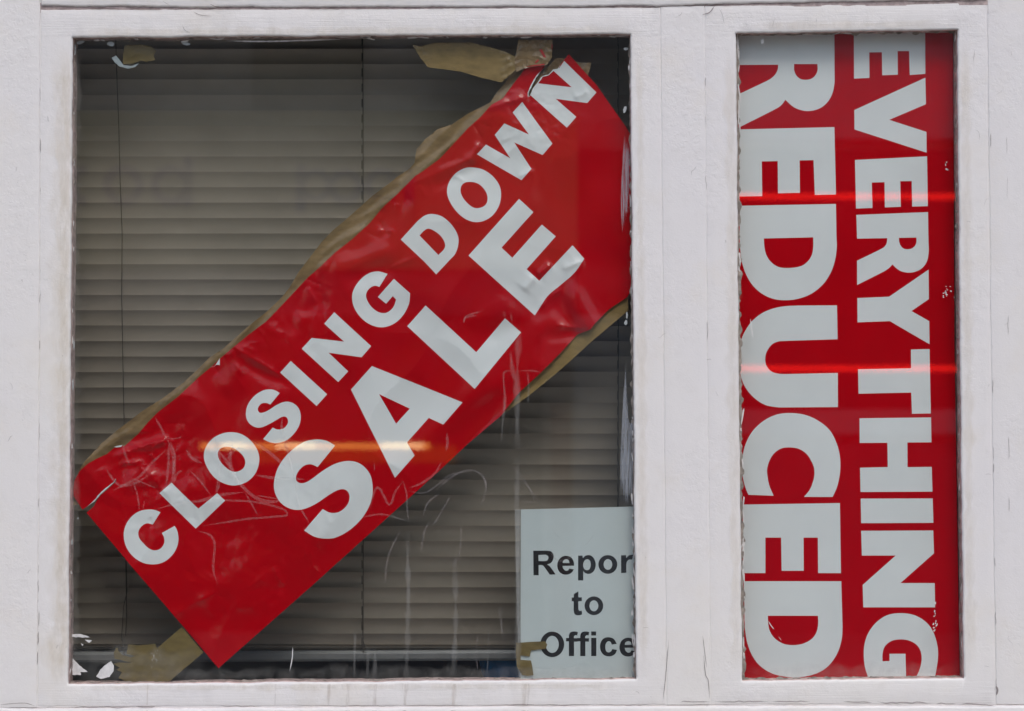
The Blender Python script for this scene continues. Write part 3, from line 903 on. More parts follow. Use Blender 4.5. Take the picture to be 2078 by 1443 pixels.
P1o, N2o, P3o, P4o, C1o, N3o, N5o = (230, 830), (470, 640), (690, 390), (800, 90), (130, 700), (480, 320), (1000, 1060)
g4 = lambda pts, off: path(pts, off, K4)
g3 = lambda pts, off: path(pts, off, K3)
CLOSING = [
    [g4([(382, 838), (318, 938), (270, 928, 1), (225, 955, 1), (202, 1000, 1), (210, 1045, 1), (245, 1090, 1), (290, 1130, 1), (340, 1146, 1), (385, 1130, 1), (412, 1090, 1), (413, 1045, 1), (395, 1005), (498, 948), (520, 990, 1), (529, 1060, 1), (510, 1135, 1), (465, 1200, 1), (400, 1245, 1), (320, 1260, 1), (240, 1245, 1), (160, 1195, 1), (105, 1120, 1), (84, 1035, 1), (95, 955, 1), (140, 880, 1), (210, 830, 1), (290, 815, 1), (345, 822, 1)], P1o)],
    [g4([(472, 598), (690, 808), (843, 683), (908, 742), (668, 970), (374, 682)], P1o)],
    [g4([(965, 188, 1), (1050, 208, 1), (1125, 265, 1), (1175, 345, 1), (1185, 425, 1), (1160, 510, 1), (1100, 580, 1), (1010, 617, 1), (930, 613, 1), (840, 570, 1), (770, 490, 1), (735, 400, 1), (745, 320, 1), (800, 245, 1), (880, 200, 1)], P1o),
     g4([(945, 308, 1), (1000, 330, 1), (1050, 375, 1), (1072, 425, 1), (1060, 475, 1), (1015, 505, 1), (965, 505, 1), (905, 465, 1), (860, 410, 1), (848, 360, 1), (865, 325, 1), (900, 308, 1)], P1o)],
    [g4([(392, 630), (317, 722), (280, 710, 1), (240, 718, 1), (215, 755, 1), (225, 785, 1), (250, 790, 1), (300, 770, 1), (370, 725, 1), (440, 700, 1), (500, 712, 1), (545, 755, 1), (562, 820, 1), (550, 890, 1), (510, 955, 1), (450, 1010, 1), (370, 1035, 1), (310, 1028, 1), (258, 1003), (335, 910), (375, 925, 1), (425, 915, 1), (458, 870, 1), (450, 830, 1), (420, 820, 1), (370, 845, 1), (300, 885, 1), (230, 910, 1), (170, 895, 1), (128, 850, 1), (117, 790, 1), (135, 720, 1), (190, 650, 1), (260, 608, 1), (320, 600, 1), (360, 610, 1)], N2o)],
    [g4([(481, 370), (775, 640), (690, 735), (395, 464)], N2o)],
    [g4([(650, 183), (913, 213), (752, 68), (833, -25), (1132, 250), (1055, 340), (787, 303), (946, 454), (865, 541), (570, 271)], N2o)],
    [g4([(385, 662), (320, 768), (280, 760, 1), (235, 785, 1), (212, 830, 1), (222, 880, 1), (265, 940, 1), (320, 975, 1), (375, 978, 1), (430, 935, 1), (455, 872), (428, 843), (374, 905), (307, 850), (437, 703), (568, 820), (560, 900, 1), (520, 985, 1), (455, 1055, 1), (370, 1093, 1), (290, 1090, 1), (200, 1045, 1), (130, 965, 1), (100, 880, 1), (108, 800, 1), (160, 715, 1), (230, 660, 1), (305, 642, 1)], P3o)],
]
DOWN = [
    [g4([(493, 385), (630, 235), (690, 190, 1), (750, 178, 1), (830, 200, 1), (905, 265, 1), (955, 350, 1), (960, 420, 1), (935, 500, 1), (890, 550), (780, 667), (685, 565)], P3o),
     g4([(645, 352), (680, 315), (715, 297, 1), (765, 315, 1), (820, 360, 1), (852, 420, 1), (845, 460, 1), (798, 510)], P3o)],
    [g4([(640, 998, 1), (720, 1015, 1), (800, 1070, 1), (855, 1150, 1), (866, 1235, 1), (845, 1320, 1), (790, 1395, 1), (710, 1438, 1), (630, 1438, 1), (545, 1395, 1), (470, 1310, 1), (430, 1215, 1), (440, 1130, 1), (495, 1050, 1), (570, 1005, 1)], P4o),
     g4([(615, 1115, 1), (680, 1130, 1), (730, 1175, 1), (756, 1235, 1), (745, 1295, 1), (700, 1325, 1), (645, 1325, 1), (590, 1285, 1), (550, 1230, 1), (538, 1175, 1), (560, 1130, 1)], P4o)],
    [g4([(671, 892), (744, 812), (942, 925), (815, 735), (893, 642), (1093, 733), (960, 553), (1038, 468), (1283, 805), (1203, 898), (972, 795), (1113, 1010), (1032, 1102)], P4o)],
    [g4([(1097, 405), (1165, 315), (1440, 347), (1285, 208), (1340, 190), (1378, 133), (1640, 390), (1565, 476), (1310, 440), (1477, 588), (1400, 676)], P4o)],
]
SALE = [
    [g4([(1798, 297), (1657, 470), (1600, 448, 1), (1540, 465, 1), (1490, 525, 1), (1485, 580, 1), (1530, 602, 1), (1590, 580, 1), (1700, 500, 1), (1810, 440, 1), (1920, 422, 1), (2010, 450, 1), (2080, 530, 1), (2102, 640, 1), (2085, 760, 1), (2020, 880, 1), (1920, 980, 1), (1800, 1045, 1), (1710, 1052, 1), (1630, 1035, 1), (1548, 985), (1697, 812), (1760, 842, 1), (1830, 835, 1), (1895, 780, 1), (1915, 710, 1), (1890, 660, 1), (1840, 652, 1), (1760, 690, 1), (1640, 770, 1), (1540, 812, 1), (1450, 812, 1), (1360, 760, 1), (1310, 670, 1), (1308, 570, 1), (1345, 460, 1), (1430, 350, 1), (1540, 270, 1), (1640, 247, 1), (1720, 255, 1), (1765, 275, 1)], P1o)],
    [g4([(1138, 411), (1873, 706), (1716, 886), (1598, 832), (1422, 1030), (1483, 1138), (1324, 1318), (968, 602)], N2o), g4([(1195, 638), (1444, 757), (1333, 880)], N2o)],
    [g4([(694, 919), (1105, 1298), (1338, 1023), (1468, 1137), (1092, 1596), (545, 1087)], P3o)],
    [g4([(1452, 55), (1568, 162), (1310, 450), (1397, 532), (1637, 262), (1750, 358), (1513, 625), (1616, 718), (1886, 430), (1981, 540), (1900, 655, 1), (1780, 760, 1), (1690, 835, 1), (1640, 905, 1), (1580, 1000), (1042, 515)], P3o)],
]
up = lambda pts, off, k: [np.array(p, float) / k + np.array(off, float) for p in pts]
outline = ([np.array((443, 1356.5))] +
           up([(181, 1360), (240, 1310), (265, 1260), (300, 1215), (360, 1165), (410, 1118), (424, 1095), (418, 1082), (405, 1112), (340, 1165), (290, 1210), (245, 1265), (190, 1308), (147, 1335), (75, 1225), (74, 1160), (85, 1095), (130, 1020), (190, 965), (250, 930), (345, 885), (410, 830), (440, 828), (470, 818), (482, 825), (600, 720), (680, 625), (760, 545), (930, 415), (1090, 262), (1190, 180), (1262, 112)], C1o, K4) +
           up([(100, 1435), (240, 1330), (345, 1220), (480, 1075), (580, 970), (690, 875), (800, 770), (940, 660), (1080, 530), (1180, 410), (1300, 300), (1450, 150)], N3o, K4) +
           up([(235, 1030), (370, 930), (500, 790), (600, 680), (690, 600), (790, 490), (880, 440), (960, 330), (1030, 240), (1060, 190), (1150, 178), (1225, 172), (1190, 218), (1150, 270), (1118, 330), (1088, 390), (1092, 425), (1104, 405), (1128, 360), (1162, 312), (1200, 258), (1250, 246), (1290, 206), (1330, 196), (1348, 165), (1374, 130), (1415, 80), (1640, 330), (1880, 670)], P4o, K4) +
           [np.array((1300, 310)), np.array((1300, 560))] +
           up([(1700, 365), (1590, 440), (1500, 530), (1480, 560), (1400, 590), (1300, 700), (1180, 820), (1050, 940), (940, 1080), (740, 1250), (560, 1420)], (700, 480), K3) +
           up([(2078, 1012), (1600, 1443)], P1o, K4))
outline = np.array(outline)
banner = empty('sale_banner', P(705, 760, 0.028), 'crumpled red banner with big white letters taped diagonally inside the wide window', 'banner')
YB = 0.0355
printed_sheet('banner', banner, outline, [('white word CLOSING', CLOSING), ('white word DOWN', DOWN), ('white word SALE', SALE)], YB, h_banner, M['red'], M['white'])
# bare white paper where the print has torn off the top edge
ysurf = lambda x, y: YB - h_banner(x, y) * 0.001 - 0.0007
for tear in [up([(1096, 425), (1108, 405), (1130, 362), (1164, 314), (1202, 260), (1252, 248), (1290, 210), (1328, 200), (1346, 168)], P4o, K4),
             up([(1086, 430), (1086, 392), (1114, 330), (1146, 270), (1186, 218)], P4o, K4),
             up([(190, 1308), (245, 1265), (290, 1210), (340, 1165), (405, 1112), (418, 1086)], C1o, K4),
             up([(1060, 190), (1150, 176), (1225, 170)], P4o, K4)]:
    pp = MB(); ribbon_geo(pp, [tuple(p) for p in tear], 2.4, ysurf, True, False, 0, 0.5); pp.build('torn_edge', M['white'], banner)
pp = MB()
patch_geo(pp, [(436, 743), (446, 727), (446, 741), (440, 740), (433, 744), (426, 745)], float(ysurf(np.array([438.]), np.array([738.]))[0]) - 0.0006)
pp.build('torn_edge', M['white'], banner); pp = MB()
patch_geo(pp, [(231, 907), (238, 905), (248, 903), (246, 907), (236, 908)], float(ysurf(np.array([240.]), np.array([906.]))[0]) - 0.0006)
pp.build('torn_edge', M['white'], banner)

A_, B_, C_ = (1378, 0), (1378, 480), (1378, 963)
dy = 483 * K3          # crop C to crop B rows


def bc(b, c):          # a glyph traced across crops B and C, in crop B units
    return [tuple(p) for p in b] + [(p[0], p[1] + dy, *p[2:]) for p in c]


REDUCED = [
    [g3([(355, 188), (936, 183), (937, 500), (925, 560, 1), (895, 615, 1), (850, 652, 1), (790, 669, 1), (740, 665, 1), (690, 645, 1), (640, 602), (615, 635, 1), (580, 658, 1), (362, 768), (355, 570), (520, 492), (555, 472, 1), (582, 445, 1), (595, 415, 1), (597, 390), (356, 392)], A_),
     g3([(693, 386), (834, 386), (834, 425, 1), (820, 455, 1), (795, 475, 1), (763, 481, 1), (730, 475, 1), (707, 455, 1), (694, 425, 1)], A_)],
    [g3([(362, 780), (936, 766), (945, 1172), (818, 1175), (810, 965), (726, 967), (728, 1162), (596, 1165), (594, 971), (498, 973), (501, 1182), (362, 1184)], A_)],
    [g3([(365, -185), (945, -196), (948, 0), (950, 60, 1), (940, 140, 1), (915, 215, 1), (870, 285, 1), (805, 340, 1), (730, 372, 1), (650, 384, 1), (570, 376, 1), (500, 345, 1), (440, 290, 1), (400, 220, 1), (378, 150, 1), (368, 70, 1), (365, 0)], B_),
     g3([(510, 12), (808, 5), (808, 60, 1), (800, 110, 1), (775, 150, 1), (735, 178, 1), (660, 190, 1), (600, 184, 1), (555, 155, 1), (527, 115, 1), (515, 70, 1)], B_)],
    [g3([(951, 415), (955, 619), (640, 629), (600, 632, 1), (560, 650, 1), (530, 690, 1), (519, 730, 1), (525, 775, 1), (555, 812, 1), (600, 827, 1), (640, 829), (956, 822), (957, 1028), (600, 1030), (520, 1015, 1), (450, 970, 1), (400, 910, 1), (375, 850, 1), (362, 780, 1), (362, 715, 1), (370, 640, 1), (395, 575, 1), (440, 510, 1), (500, 462, 1), (570, 433, 1), (640, 420, 1), (720, 416)], B_)],
    [g3(bc([(680, 1064, 1), (770, 1078, 1), (850, 1117, 1), (910, 1170, 1), (945, 1235, 1), (967, 1310, 1), (972, 1390, 1)],
           [(965, 20, 1), (950, 80, 1), (925, 135), (752, 135), (785, 95, 1), (805, 50, 1), (815, 5, 1), (813, -40, 1), (800, -75, 1), (770, -122, 1), (725, -153, 1), (675, -163, 1), (620, -158, 1), (575, -130, 1), (545, -84, 1), (530, -30, 1), (534, 20, 1), (545, 70, 1), (570, 128), (418, 122), (400, 80, 1), (385, 20, 1), (378, -40, 1), (385, -124, 1), (405, -194, 1), (445, -264, 1), (510, -324, 1), (590, -362, 1)]), B_)],
    [g3([(384, 181), (969, 172), (975, 594), (838, 594), (836, 380), (750, 380), (751, 580), (618, 580), (615, 380), (520, 380), (520, 594), (387, 594)], C_)],
    [g3([(390, 643), (977, 643), (985, 920), (981, 985, 1), (963, 1055, 1), (928, 1120, 1), (880, 1170, 1), (810, 1205, 1), (720, 1222, 1), (640, 1218, 1), (560, 1198, 1), (490, 1155, 1), (440, 1090, 1), (410, 1010, 1), (397, 930)], C_),
     g3([(535, 851), (837, 851), (838, 900, 1), (828, 950, 1), (800, 990, 1), (750, 1018, 1), (690, 1028, 1), (630, 1020, 1), (580, 990, 1), (550, 950, 1), (538, 905, 1)], C_)],
]
EVERYTHING = [
    [g3([(1053, 182), (1483, 176), (1484, 445), (1390, 452), (1386, 308), (1317, 308), (1318, 450), (1224, 454), (1222, 315), (1146, 316), (1147, 470), (1054, 474)], A_)],
    [g3([(1484, 468), (1488, 628), (1266, 722), (1491, 795), (1492, 920), (1057, 780), (1056, 663)], A_)],
    [g3([(1060, 964), (1494, 942), (1499, 1242), (1405, 1245), (1402, 1091), (1333, 1092), (1336, 1246), (1240, 1250), (1238, 1098), (1161, 1100), (1165, 1253), (1066, 1257)], A_)],
    [g3([(1068, -130), (1500, -147), (1503, 40), (1504, 90, 1), (1495, 145, 1), (1470, 185, 1), (1430, 210, 1), (1385, 218, 1), (1340, 210, 1), (1310, 192, 1), (1286, 168), (1265, 190, 1), (1235, 210, 1), (1073, 292), (1072, 146), (1200, 84), (1235, 64, 1), (1250, 42, 1), (1255, 10), (1072, 13)], B_),
     g3([(1325, 8), (1430, 6), (1430, 35, 1), (1420, 58, 1), (1400, 73, 1), (1375, 77, 1), (1350, 71, 1), (1333, 52, 1), (1326, 30, 1)], B_)],
    [g3([(1503, 200), (1505, 377), (1400, 449), (1507, 510), (1509, 649), (1270, 510), (1075, 517), (1074, 371), (1265, 363)], B_)],
    [g3([(1397, 681), (1509, 678), (1517, 1066), (1403, 1068), (1399, 940), (1081, 947), (1078, 800), (1398, 794)], B_)],
    [g3(bc([(1087, 1095), (1518, 1090), (1520, 1240), (1375, 1241), (1376, 1390), (1522, 1388)], [(1527, 103), (1093, 105), (1090, -41), (1257, -45), (1255, -191), (1088, -190)]), B_)],
    [g3([(1094, 145), (1528, 144), (1532, 291), (1097, 293)], C_)],
    [g3([(1097, 339), (1531, 337), (1536, 475), (1333, 654), (1540, 654), (1542, 800), (1110, 800), (1106, 665), (1305, 488), (1101, 488)], C_)],
    [g3([(1335, 835, 1), (1410, 845, 1), (1470, 875, 1), (1515, 920, 1), (1545, 985, 1), (1560, 1060, 1), (1556, 1140, 1), (1538, 1235, 1), (1530, 1262), (1405, 1262), (1425, 1225, 1), (1445, 1185, 1), (1460, 1130, 1), (1458, 1075, 1), (1435, 1030, 1), (1390, 1002, 1), (1335, 993, 1), (1280, 1003, 1), (1240, 1035, 1), (1226, 1080, 1), (1226, 1125), (1268, 1124), (1268, 1080), (1364, 1080), (1369, 1262), (1148, 1262), (1138, 1220, 1), (1118, 1150, 1), (1113, 1060, 1), (1125, 990, 1), (1155, 930, 1), (1200, 880, 1), (1260, 845, 1)], C_)],
]
sign = empty('reduced_sign', P(1722, 722, 0.024), 'red sign with white sideways letters filling the narrow window', 'sign')
printed_sheet('sign', sign, np.array([(1497, 40), (1934, 40), (1937, 700), (1948, 1400), (1506, 1400), (1500, 700)]),
              [('white sideways word REDUCED', REDUCED), ('white sideways word EVERYTHING', EVERYTHING)], GY + 0.021, h_flat, M['red2'], M['white2'], 14)
bk = MB(); a = P(1480, 1400); b = P(1968, 50)
bk.box(a[0], b[0], GY + 0.030, GY + 0.034, a[2], b[2]); bk.build('backing_board', M['putty'], sign)

# ------------------------------------------------------------------ office notice
EE = [(660, 352), (566, 354), (572, 375, 1), (590, 392, 1), (610, 390, 1), (620, 375), (658, 382), (640, 408, 1), (605, 424, 1), (565, 420, 1), (535, 395, 1), (523, 350, 1), (535, 305, 1), (565, 278, 1), (600, 272, 1), (635, 285, 1), (655, 315, 1)]
EI = [(566, 330), (622, 330), (615, 308, 1), (595, 300, 1), (573, 310, 1)]
FF = [(617, 1085), (617, 966), (594, 966), (594, 938), (617, 938), (618, 915, 1), (630, 893, 1), (660, 885, 1), (690, 890), (685, 918), (668, 916, 1), (658, 928, 1), (658, 940), (688, 940), (688, 968), (659, 968), (659, 1085)]
sh_ = lambda pts, dx, dyy: [(p[0] + dx, p[1] + dyy, *p[2:]) for p in pts]
g5 = lambda pts: path(pts, N5o, K4)
REPORT = [
    [g5([(328, 230), (440, 230), (472, 236, 1), (492, 262, 1), (490, 300, 1), (470, 330, 1), (440, 342), (460, 355, 1), (480, 380, 1), (510, 423), (462, 425), (430, 380, 1), (405, 350, 1), (372, 347), (372, 430), (330, 430)]), g5([(370, 265), (430, 263), (448, 275, 1), (450, 295, 1), (435, 312, 1), (371, 314)])],
    [g5(EE), g5(EI)],
    [g5([(692, 270), (728, 270), (730, 290), (755, 270, 1), (790, 268, 1), (822, 295, 1), (835, 345, 1), (820, 395, 1), (785, 418, 1), (750, 412, 1), (734, 395), (734, 472), (692, 472)]), g5([(733, 345, 1), (745, 310, 1), (768, 300, 1), (788, 313, 1), (794, 348, 1), (785, 378, 1), (765, 388, 1), (742, 378, 1)])],
    [ell(933, 342, 77, 76, N5o, K4), ell(934, 342, 35, 43, N5o, K4)],
    [g5([(1040, 268), (1080, 266), (1082, 290), (1105, 268, 1), (1140, 262), (1130, 302), (1100, 305, 1), (1085, 330, 1), (1083, 410), (1041, 412)])],
    [g5([(1150, 270), (1168, 270), (1168, 240), (1206, 218), (1206, 270), (1232, 270), (1232, 300), (1206, 300), (1206, 375), (1215, 386), (1232, 382), (1234, 410), (1200, 418), (1170, 400), (1168, 300), (1150, 300)])],
]
TO = [[g5([(640, 610), (657, 610), (657, 582), (694, 560), (694, 608), (722, 608), (722, 640), (694, 640), (694, 705), (702, 718, 1), (722, 716), (724, 748), (695, 755, 1), (665, 745, 1), (656, 715), (656, 641), (640, 641)])],
      [ell(820, 677, 76, 76, N5o, K4), ell(820, 677, 36, 44, N5o, K4)]]
OFFICE = [[ell(482, 990, 97, 104, N5o, K4), ell(482, 990, 53, 69, N5o, K4)], [g5(FF)], [g5(sh_(FF, 92, 0))],
          [g5([(798, 937), (840, 937), (840, 1085), (798, 1085)])], [g5([(798, 885), (838, 885), (838, 918), (798, 918)])],
          [g5([(1005, 985), (965, 992), (955, 970, 1), (935, 965, 1), (917, 985, 1), (913, 1015, 1), (920, 1045, 1), (940, 1055, 1), (960, 1045, 1), (968, 1028), (1008, 1035), (990, 1070, 1), (945, 1088, 1), (900, 1075, 1), (873, 1035, 1), (872, 985, 1), (895, 945, 1), (935, 932, 1), (980, 945, 1)])],
          [g5(sh_(EE, 504, 664)), g5(sh_(EI, 504, 664))]]
notice = empty('office_notice', P(1192, 1210, 0.028), 'white paper notice with three lines of black type at bottom right of the wide window', 'notice')
printed_sheet('notice', notice, np.array([(1057, 1034), (1328, 1027), (1330, 1418), (1056, 1420)]),
              [('black word Report', REPORT), ('black word to', TO), ('black word Office', OFFICE)], GY + 0.0085, h_flat, M['notice'], M['ink'], 14)
sl = MB()
vs = [P(x, y, GY + 0.0078) for x, y in [(1045, 1034), (1332, 1024), (1334, 1424), (1054, 1424), (1051, 1300), (1047, 1150)]]
sl.add(vs, [(0, 1, 2, 3, 4, 5)])
sl.add([P(x, y, GY + 0.0076) for x, y in [(1045, 1034), (1056, 1034), (1057, 1424), (1054, 1424), (1051, 1300), (1047, 1150)]], [(0, 1, 2, 3, 4, 5)], 1)
sl.build('plastic_sleeve', [M['sleeve'], M['sleeve_edge']], notice)


# ------------------------------------------------------------------ parcel tape
def tape(name, outl, y0, hf, mat, label, prints=None, step=4, group='pieces of brown tape', facet=0.0):
    outl = resample(np.asarray(outl, float), 6)
    c0 = outl.mean(0)
    root = empty(name, P(c0[0], c0[1], y0), label, 'tape', group)
    x0, yy0 = outl.min(0); x1, yy1 = outl.max(0)
    g = grid_pts(x0, yy0, x1, yy1, step); g = g[pip(g, outl)]
    V, F = cdt([outl], g)
    F = F[pip(V[F].mean(1), outl)]
    h = (hf(V[:, 0], V[:, 1]) + rng.normal(0, 1, len(V)) * facet) * 0.001
    k = S * (D + y0) / D
    W = np.stack([(V[:, 0] - CX) * k, y0 - h, ZC + (CY - V[:, 1]) * k], 1)
    ar = np.cross(V[F[:, 1]] - V[F[:, 0]], V[F[:, 2]] - V[F[:, 0]])
    F = np.where((ar > 0)[:, None], F[:, ::-1], F)
    n = len(V)
    verts = np.concatenate([W, W + np.array([0, 0.0002, 0])])
    faces = np.concatenate([F, F[:, ::-1] + n])
    mesh_obj('strip', verts, faces, mat, root, None, facet == 0.0)
    if prints:
        pm = MB()
        for poly in prints: patch_geo(pm, poly, y0 - 0.0012 - 0.0001, 0, 0.0001)
        pm.build('red_print', M['tapered'], root)
    return root


def h_tape(x, y):
    # long crinkles running along the strip
    u = (x * 0.74 - y * 0.67); v = (x * 0.67 + y * 0.74)
    r1 = 0.9 - np.abs(noise2(u * 0.07 + v * 0.1, v, 46, 51, 1)) ** 0.75; r2 = 0.9 - np.abs(noise2(u * 0.16 - v * 0.25, v, 30, 52, 1)) ** 0.75
    return h_banner(x, y) * 0.6 - 3.0 + r1 * 3.4 + r2 * 2.6 + noise2(x, y, 120, 53, 2) * 1.0


outer = (up([(70, 1300), (85, 1120), (130, 1000), (180, 930), (300, 800), (430, 690), (500, 640), (620, 545), (800, 430), (960, 310), (1100, 180), (1180, 100), (1290, 30)], C1o, K4) +
         up([(20, 1435), (130, 1340), (250, 1245), (370, 1130), (430, 1050), (500, 930), (600, 800), (700, 670), (780, 590), (900, 490), (1010, 390), (1100, 310), (1250, 200), (1350, 110)], N3o, K4) +
         up([(0, 1090), (120, 1010), (165, 960), (180, 850), (250, 770), (350, 690), (470, 650), (600, 560), (700, 510), (780, 470), (830, 390), (900, 310), (970, 210), (1050, 180)], P4o, K4))
inner = up([(1140, 200), (1080, 300), (1000, 400), (900, 510), (760, 640), (560, 860), (400, 1000), (300, 1080)], P4o, K4) + up([(1450, 260), (1200, 530), (900, 780), (700, 960), (500, 1180), (200, 1420)], N3o, K4) + up([(1200, 260), (950, 500), (700, 740), (520, 900), (350, 1000), (190, 1110), (150, 1290)], C1o, K4)
tape('parcel_tape', outer + inner, YB + 0.0045, h_tape, M['tape'], 'long crinkled brown tape running along the upper edge of the red banner', None, 5)
z3 = lambda pts: [(p[0] / K3 + 700, p[1] / K3) for p in pts]
flatw = lambda a, s, sd: (lambda x, y: noise2(x, y, s, sd, 3) * a)
tape('parcel_tape', z3([(405, 268), (455, 280), (540, 258), (760, 257), (870, 284), (960, 310), (1040, 345), (1030, 420), (945, 497), (820, 468), (700, 432), (500, 405), (455, 350)]), GY + 0.0075,
     lambda x, y: noise2(x, y, 140, 61, 3) * 0.3 + np.abs(noise2(x, y, 24, 62, 3)) * 1.7 * (np.exp(-((x - 852) / 14) ** 2) + np.exp(-((x - 1036) / 16) ** 2)), M['tape2'],
     'wide flat brown tape strip under the top rail, its left end crinkled')
tape('parcel_tape', z3([(1045, 240), (1252, 240), (1246, 350), (1215, 392), (1080, 412), (1030, 435), (1022, 370), (1035, 300)]), GY + 0.0062,
     lambda x, y: np.abs(noise2(x, y, 26, 63, 3)) * 1.1, M['tape'], 'short upright brown tape marked with red print above the banner corner',
     [z3(p) for p in ([(1172, 300), (1186, 296), (1212, 345), (1200, 352)], [(1145, 374), (1164, 358), (1170, 364), (1150, 382)], [(1186, 352), (1214, 356), (1208, 362), (1188, 360)], [(1085, 404), (1140, 392), (1205, 384), (1200, 392), (1140, 400)], [(1244, 268), (1251, 266), (1250, 296), (1246, 296)])], 8, facet=0.2)
tape('parcel_tape', z3([(1100, 590), (1150, 480), (1272, 350), (1325, 352), (1420, 378), (1482, 378), (1478, 410), (1464, 455), (1440, 440), (1300, 520)]), YB + 0.007,
     lambda x, y: np.abs(noise2(x, y, 34, 64, 3)) * 0.9 + h_banner(x, y) * 0.3, M['tape'], 'brown tape showing through the tear at the top tip of the banner', None, 8, facet=0.22)
tape('parcel_tape', up([(1490, 150), (1500, 280), (1390, 372), (1200, 532), (1000, 715), (900, 802), (700, 965), (480, 1120), (200, 1345), (110, 1440), (60, 1400), (300, 1150), (560, 940), (900, 600), (1050, 440), (1200, 330), (1350, 220)], (900, 560), K4), YB + 0.0075,
     lambda x, y: noise2(x, y, 160, 65, 2) * 0.9 + h_banner(x, y) * 0.25, M['tape2'], 'smooth brown tape edging the lower right side of the red banner')
tape('parcel_tape', up([(955, 850), (1130, 1055), (960, 1200), (830, 1310), (560, 1312), (440, 1262), (470, 1215), (420, 1195), (455, 1180), (400, 1150), (440, 1135), (560, 1142), (480, 1122), (410, 1105), (402, 1060), (428, 1010), (440, 1040), (470, 1075), (540, 1095), (575, 1085), (505, 1065), (512, 1030), (520, 990), (600, 998), (740, 985), (755, 1020)], (130, 1060), K4), GY + 0.0062,
     flatw(0.25, 120, 66), M['tape3'], 'flat brown tape below the bottom corner of the banner at bottom left')
tape('parcel_tape', [(p[0] / K3, p[1] / K3) for p in [(752, 275), (850, 268), (915, 282), (940, 305), (925, 335), (935, 362), (880, 372), (850, 366), (800, 384), (740, 386), (742, 330)]], GY + 0.0062,
     flatw(0.4, 40, 67), M['tape3'], 'small yellowed tape scrap in the top left corner of the glass', None, 4)
pt = MB(); patch_geo(pt, [(p[0] / K3, p[1] / K3) for p in [(672, 348), (700, 335), (722, 362), (744, 392), (790, 398), (838, 380), (815, 404), (770, 414), (720, 400), (690, 375)]], GY + 0.0052)
o = pt.build('paper_scrap', M['chip_grey'], None, base=P(252, 127, GY + 0.005)); tag(o, 'torn pale paper scrap stuck below the yellowed tape at top left', 'paper')
tape('parcel_tape', up([(190, 978), (300, 970), (425, 965), (442, 992), (430, 1025), (310, 1040), (300, 1090), (225, 1080), (226, 1115), (310, 1120), (322, 1180), (330, 1240), (280, 1246), (240, 1240), (195, 1170), (186, 1060)], N5o, K4), GY + 0.0060,
     flatw(0.3, 40, 68), M['tape3'], 'scraped yellow brown tape over the lower left corner of the paper notice', None, 4)

# ------------------------------------------------------------------ venetian blind
YS = 0.135
blind = empty('venetian_blind', P(715, 60, YS), 'closed grey venetian blind with thin cords hanging behind the wide window', 'blind')
bb = Vector(blind.location)
PITCH = 31.2 * S * (D + YS) / D
Ls, TILT = 0.0282, math.radians(77)


def slat_mesh():
    vs, fs = [], []
    n = 9; hw = 0.56
    prof = []
    for i in range(n):
        u = i / (n - 1)
        along = u * Ls; sag = 4 * u * (1 - u) * 0.0022       # bowed towards the room
        # top edge nearest the street, bottom edge towards the room
        yy = -math.cos(TILT) * Ls / 2 + math.cos(TILT) * along + math.sin(TILT) * sag
        zz = -math.sin(TILT) * along + math.cos(TILT) * sag
        prof.append((yy, zz))
    xs = [-hw, -0.3, 0, 0.3, hw]
    for x in xs:
        for yy, zz in prof: vs.append((x, yy, zz))
    for x in xs:
        for yy, zz in prof: vs.append((x, yy + 0.0003, zz))
    m = len(xs) * n
    for a in range(len(xs) - 1):
        for i in range(n - 1):
            q = (a * n + i, a * n + i + 1, (a + 1) * n + i + 1, (a + 1) * n + i)
            fs.append(q); fs.append(tuple(m + j for j in q[::-1]))
    me = bpy.data.meshes.new('slat'); me.from_pydata(vs, [], fs)
    me.polygons.foreach_set('use_smooth', np.ones(len(me.polygons), bool)); me.materials.append(M['slat'])
    return me


sm_ = slat_mesh()
proto = None
for i in range(40):
    py = 99.4 + (i - 1) * 31.2
    if proto is None:
        o = proto = bpy.data.objects.new('slat', sm_)
    else:
        o = proto.copy()
    COL.objects.link(o); o.parent = blind
    w = P(715, py, YS)
    o.location = (rng.uniform(-.001, .001), 0, w[2] - bb.z)
    o.rotation_euler = (rng.normal(0, 0.012) + math.radians(9) * max(0, i - 16) / 23, rng.normal(0, 0.0006), 0)
# loose slats resting on the bottom rail, then the rail
for py, dt in [(1306, 0.55), (1312, 0.75)]:
    o = proto.copy(); COL.objects.link(o); o.parent = blind
    o.location = (0, 0.004, P(715, py, YS)[2] - bb.z); o.rotation_euler = (dt, 0.002, 0)
mb = MB(); a, b = P(100, 1343, YS), P(1330, 1322, YS)
prof = [(-0.010, 0), (-0.0125, 0.004), (-0.0125, 0.012), (-0.009, 0.0165), (0.009, 0.0165), (0.0125, 0.012), (0.0125, 0.004), (0.010, 0)]
vs = [(x, YS + p[0], a[2] + p[1] + (0.004 if x > 0 else 0)) for x in (a[0], b[0]) for p in prof]
mb.add(vs, [(i, (i + 1) % 8, 8 + (i + 1) % 8, 8 + i) for i in range(8)] + [tuple(range(8))[::-1], tuple(range(8, 16))])
mb.build('bottom_rail', M['rail'], blind)
a, b = P(100, 62, YS), P(1330, 25, YS)
mb = MB(); mb.box(a[0], b[0], YS - 0.014, YS + 0.014, a[2], b[2]); mb.build('head_rail', M['rail'], blind)
yf = YS - 0.011
for cpts in [[(234, 40), (237.5, 168), (241, 252), (243.5, 354), (248, 478), (247, 600), (250, 760), (252, 860), (255, 1120), (257, 1250), (255, 1290)],
             [(736, 40), (737, 300), (737, 700), (737, 1330)], [(1255, 40), (1255, 700), (1254, 1330)]]:
    mb = MB(); mb.tube([P(x, y, yf) for x, y in cpts], 0.0007, 6); mb.build('cord', M['cord'], blind)
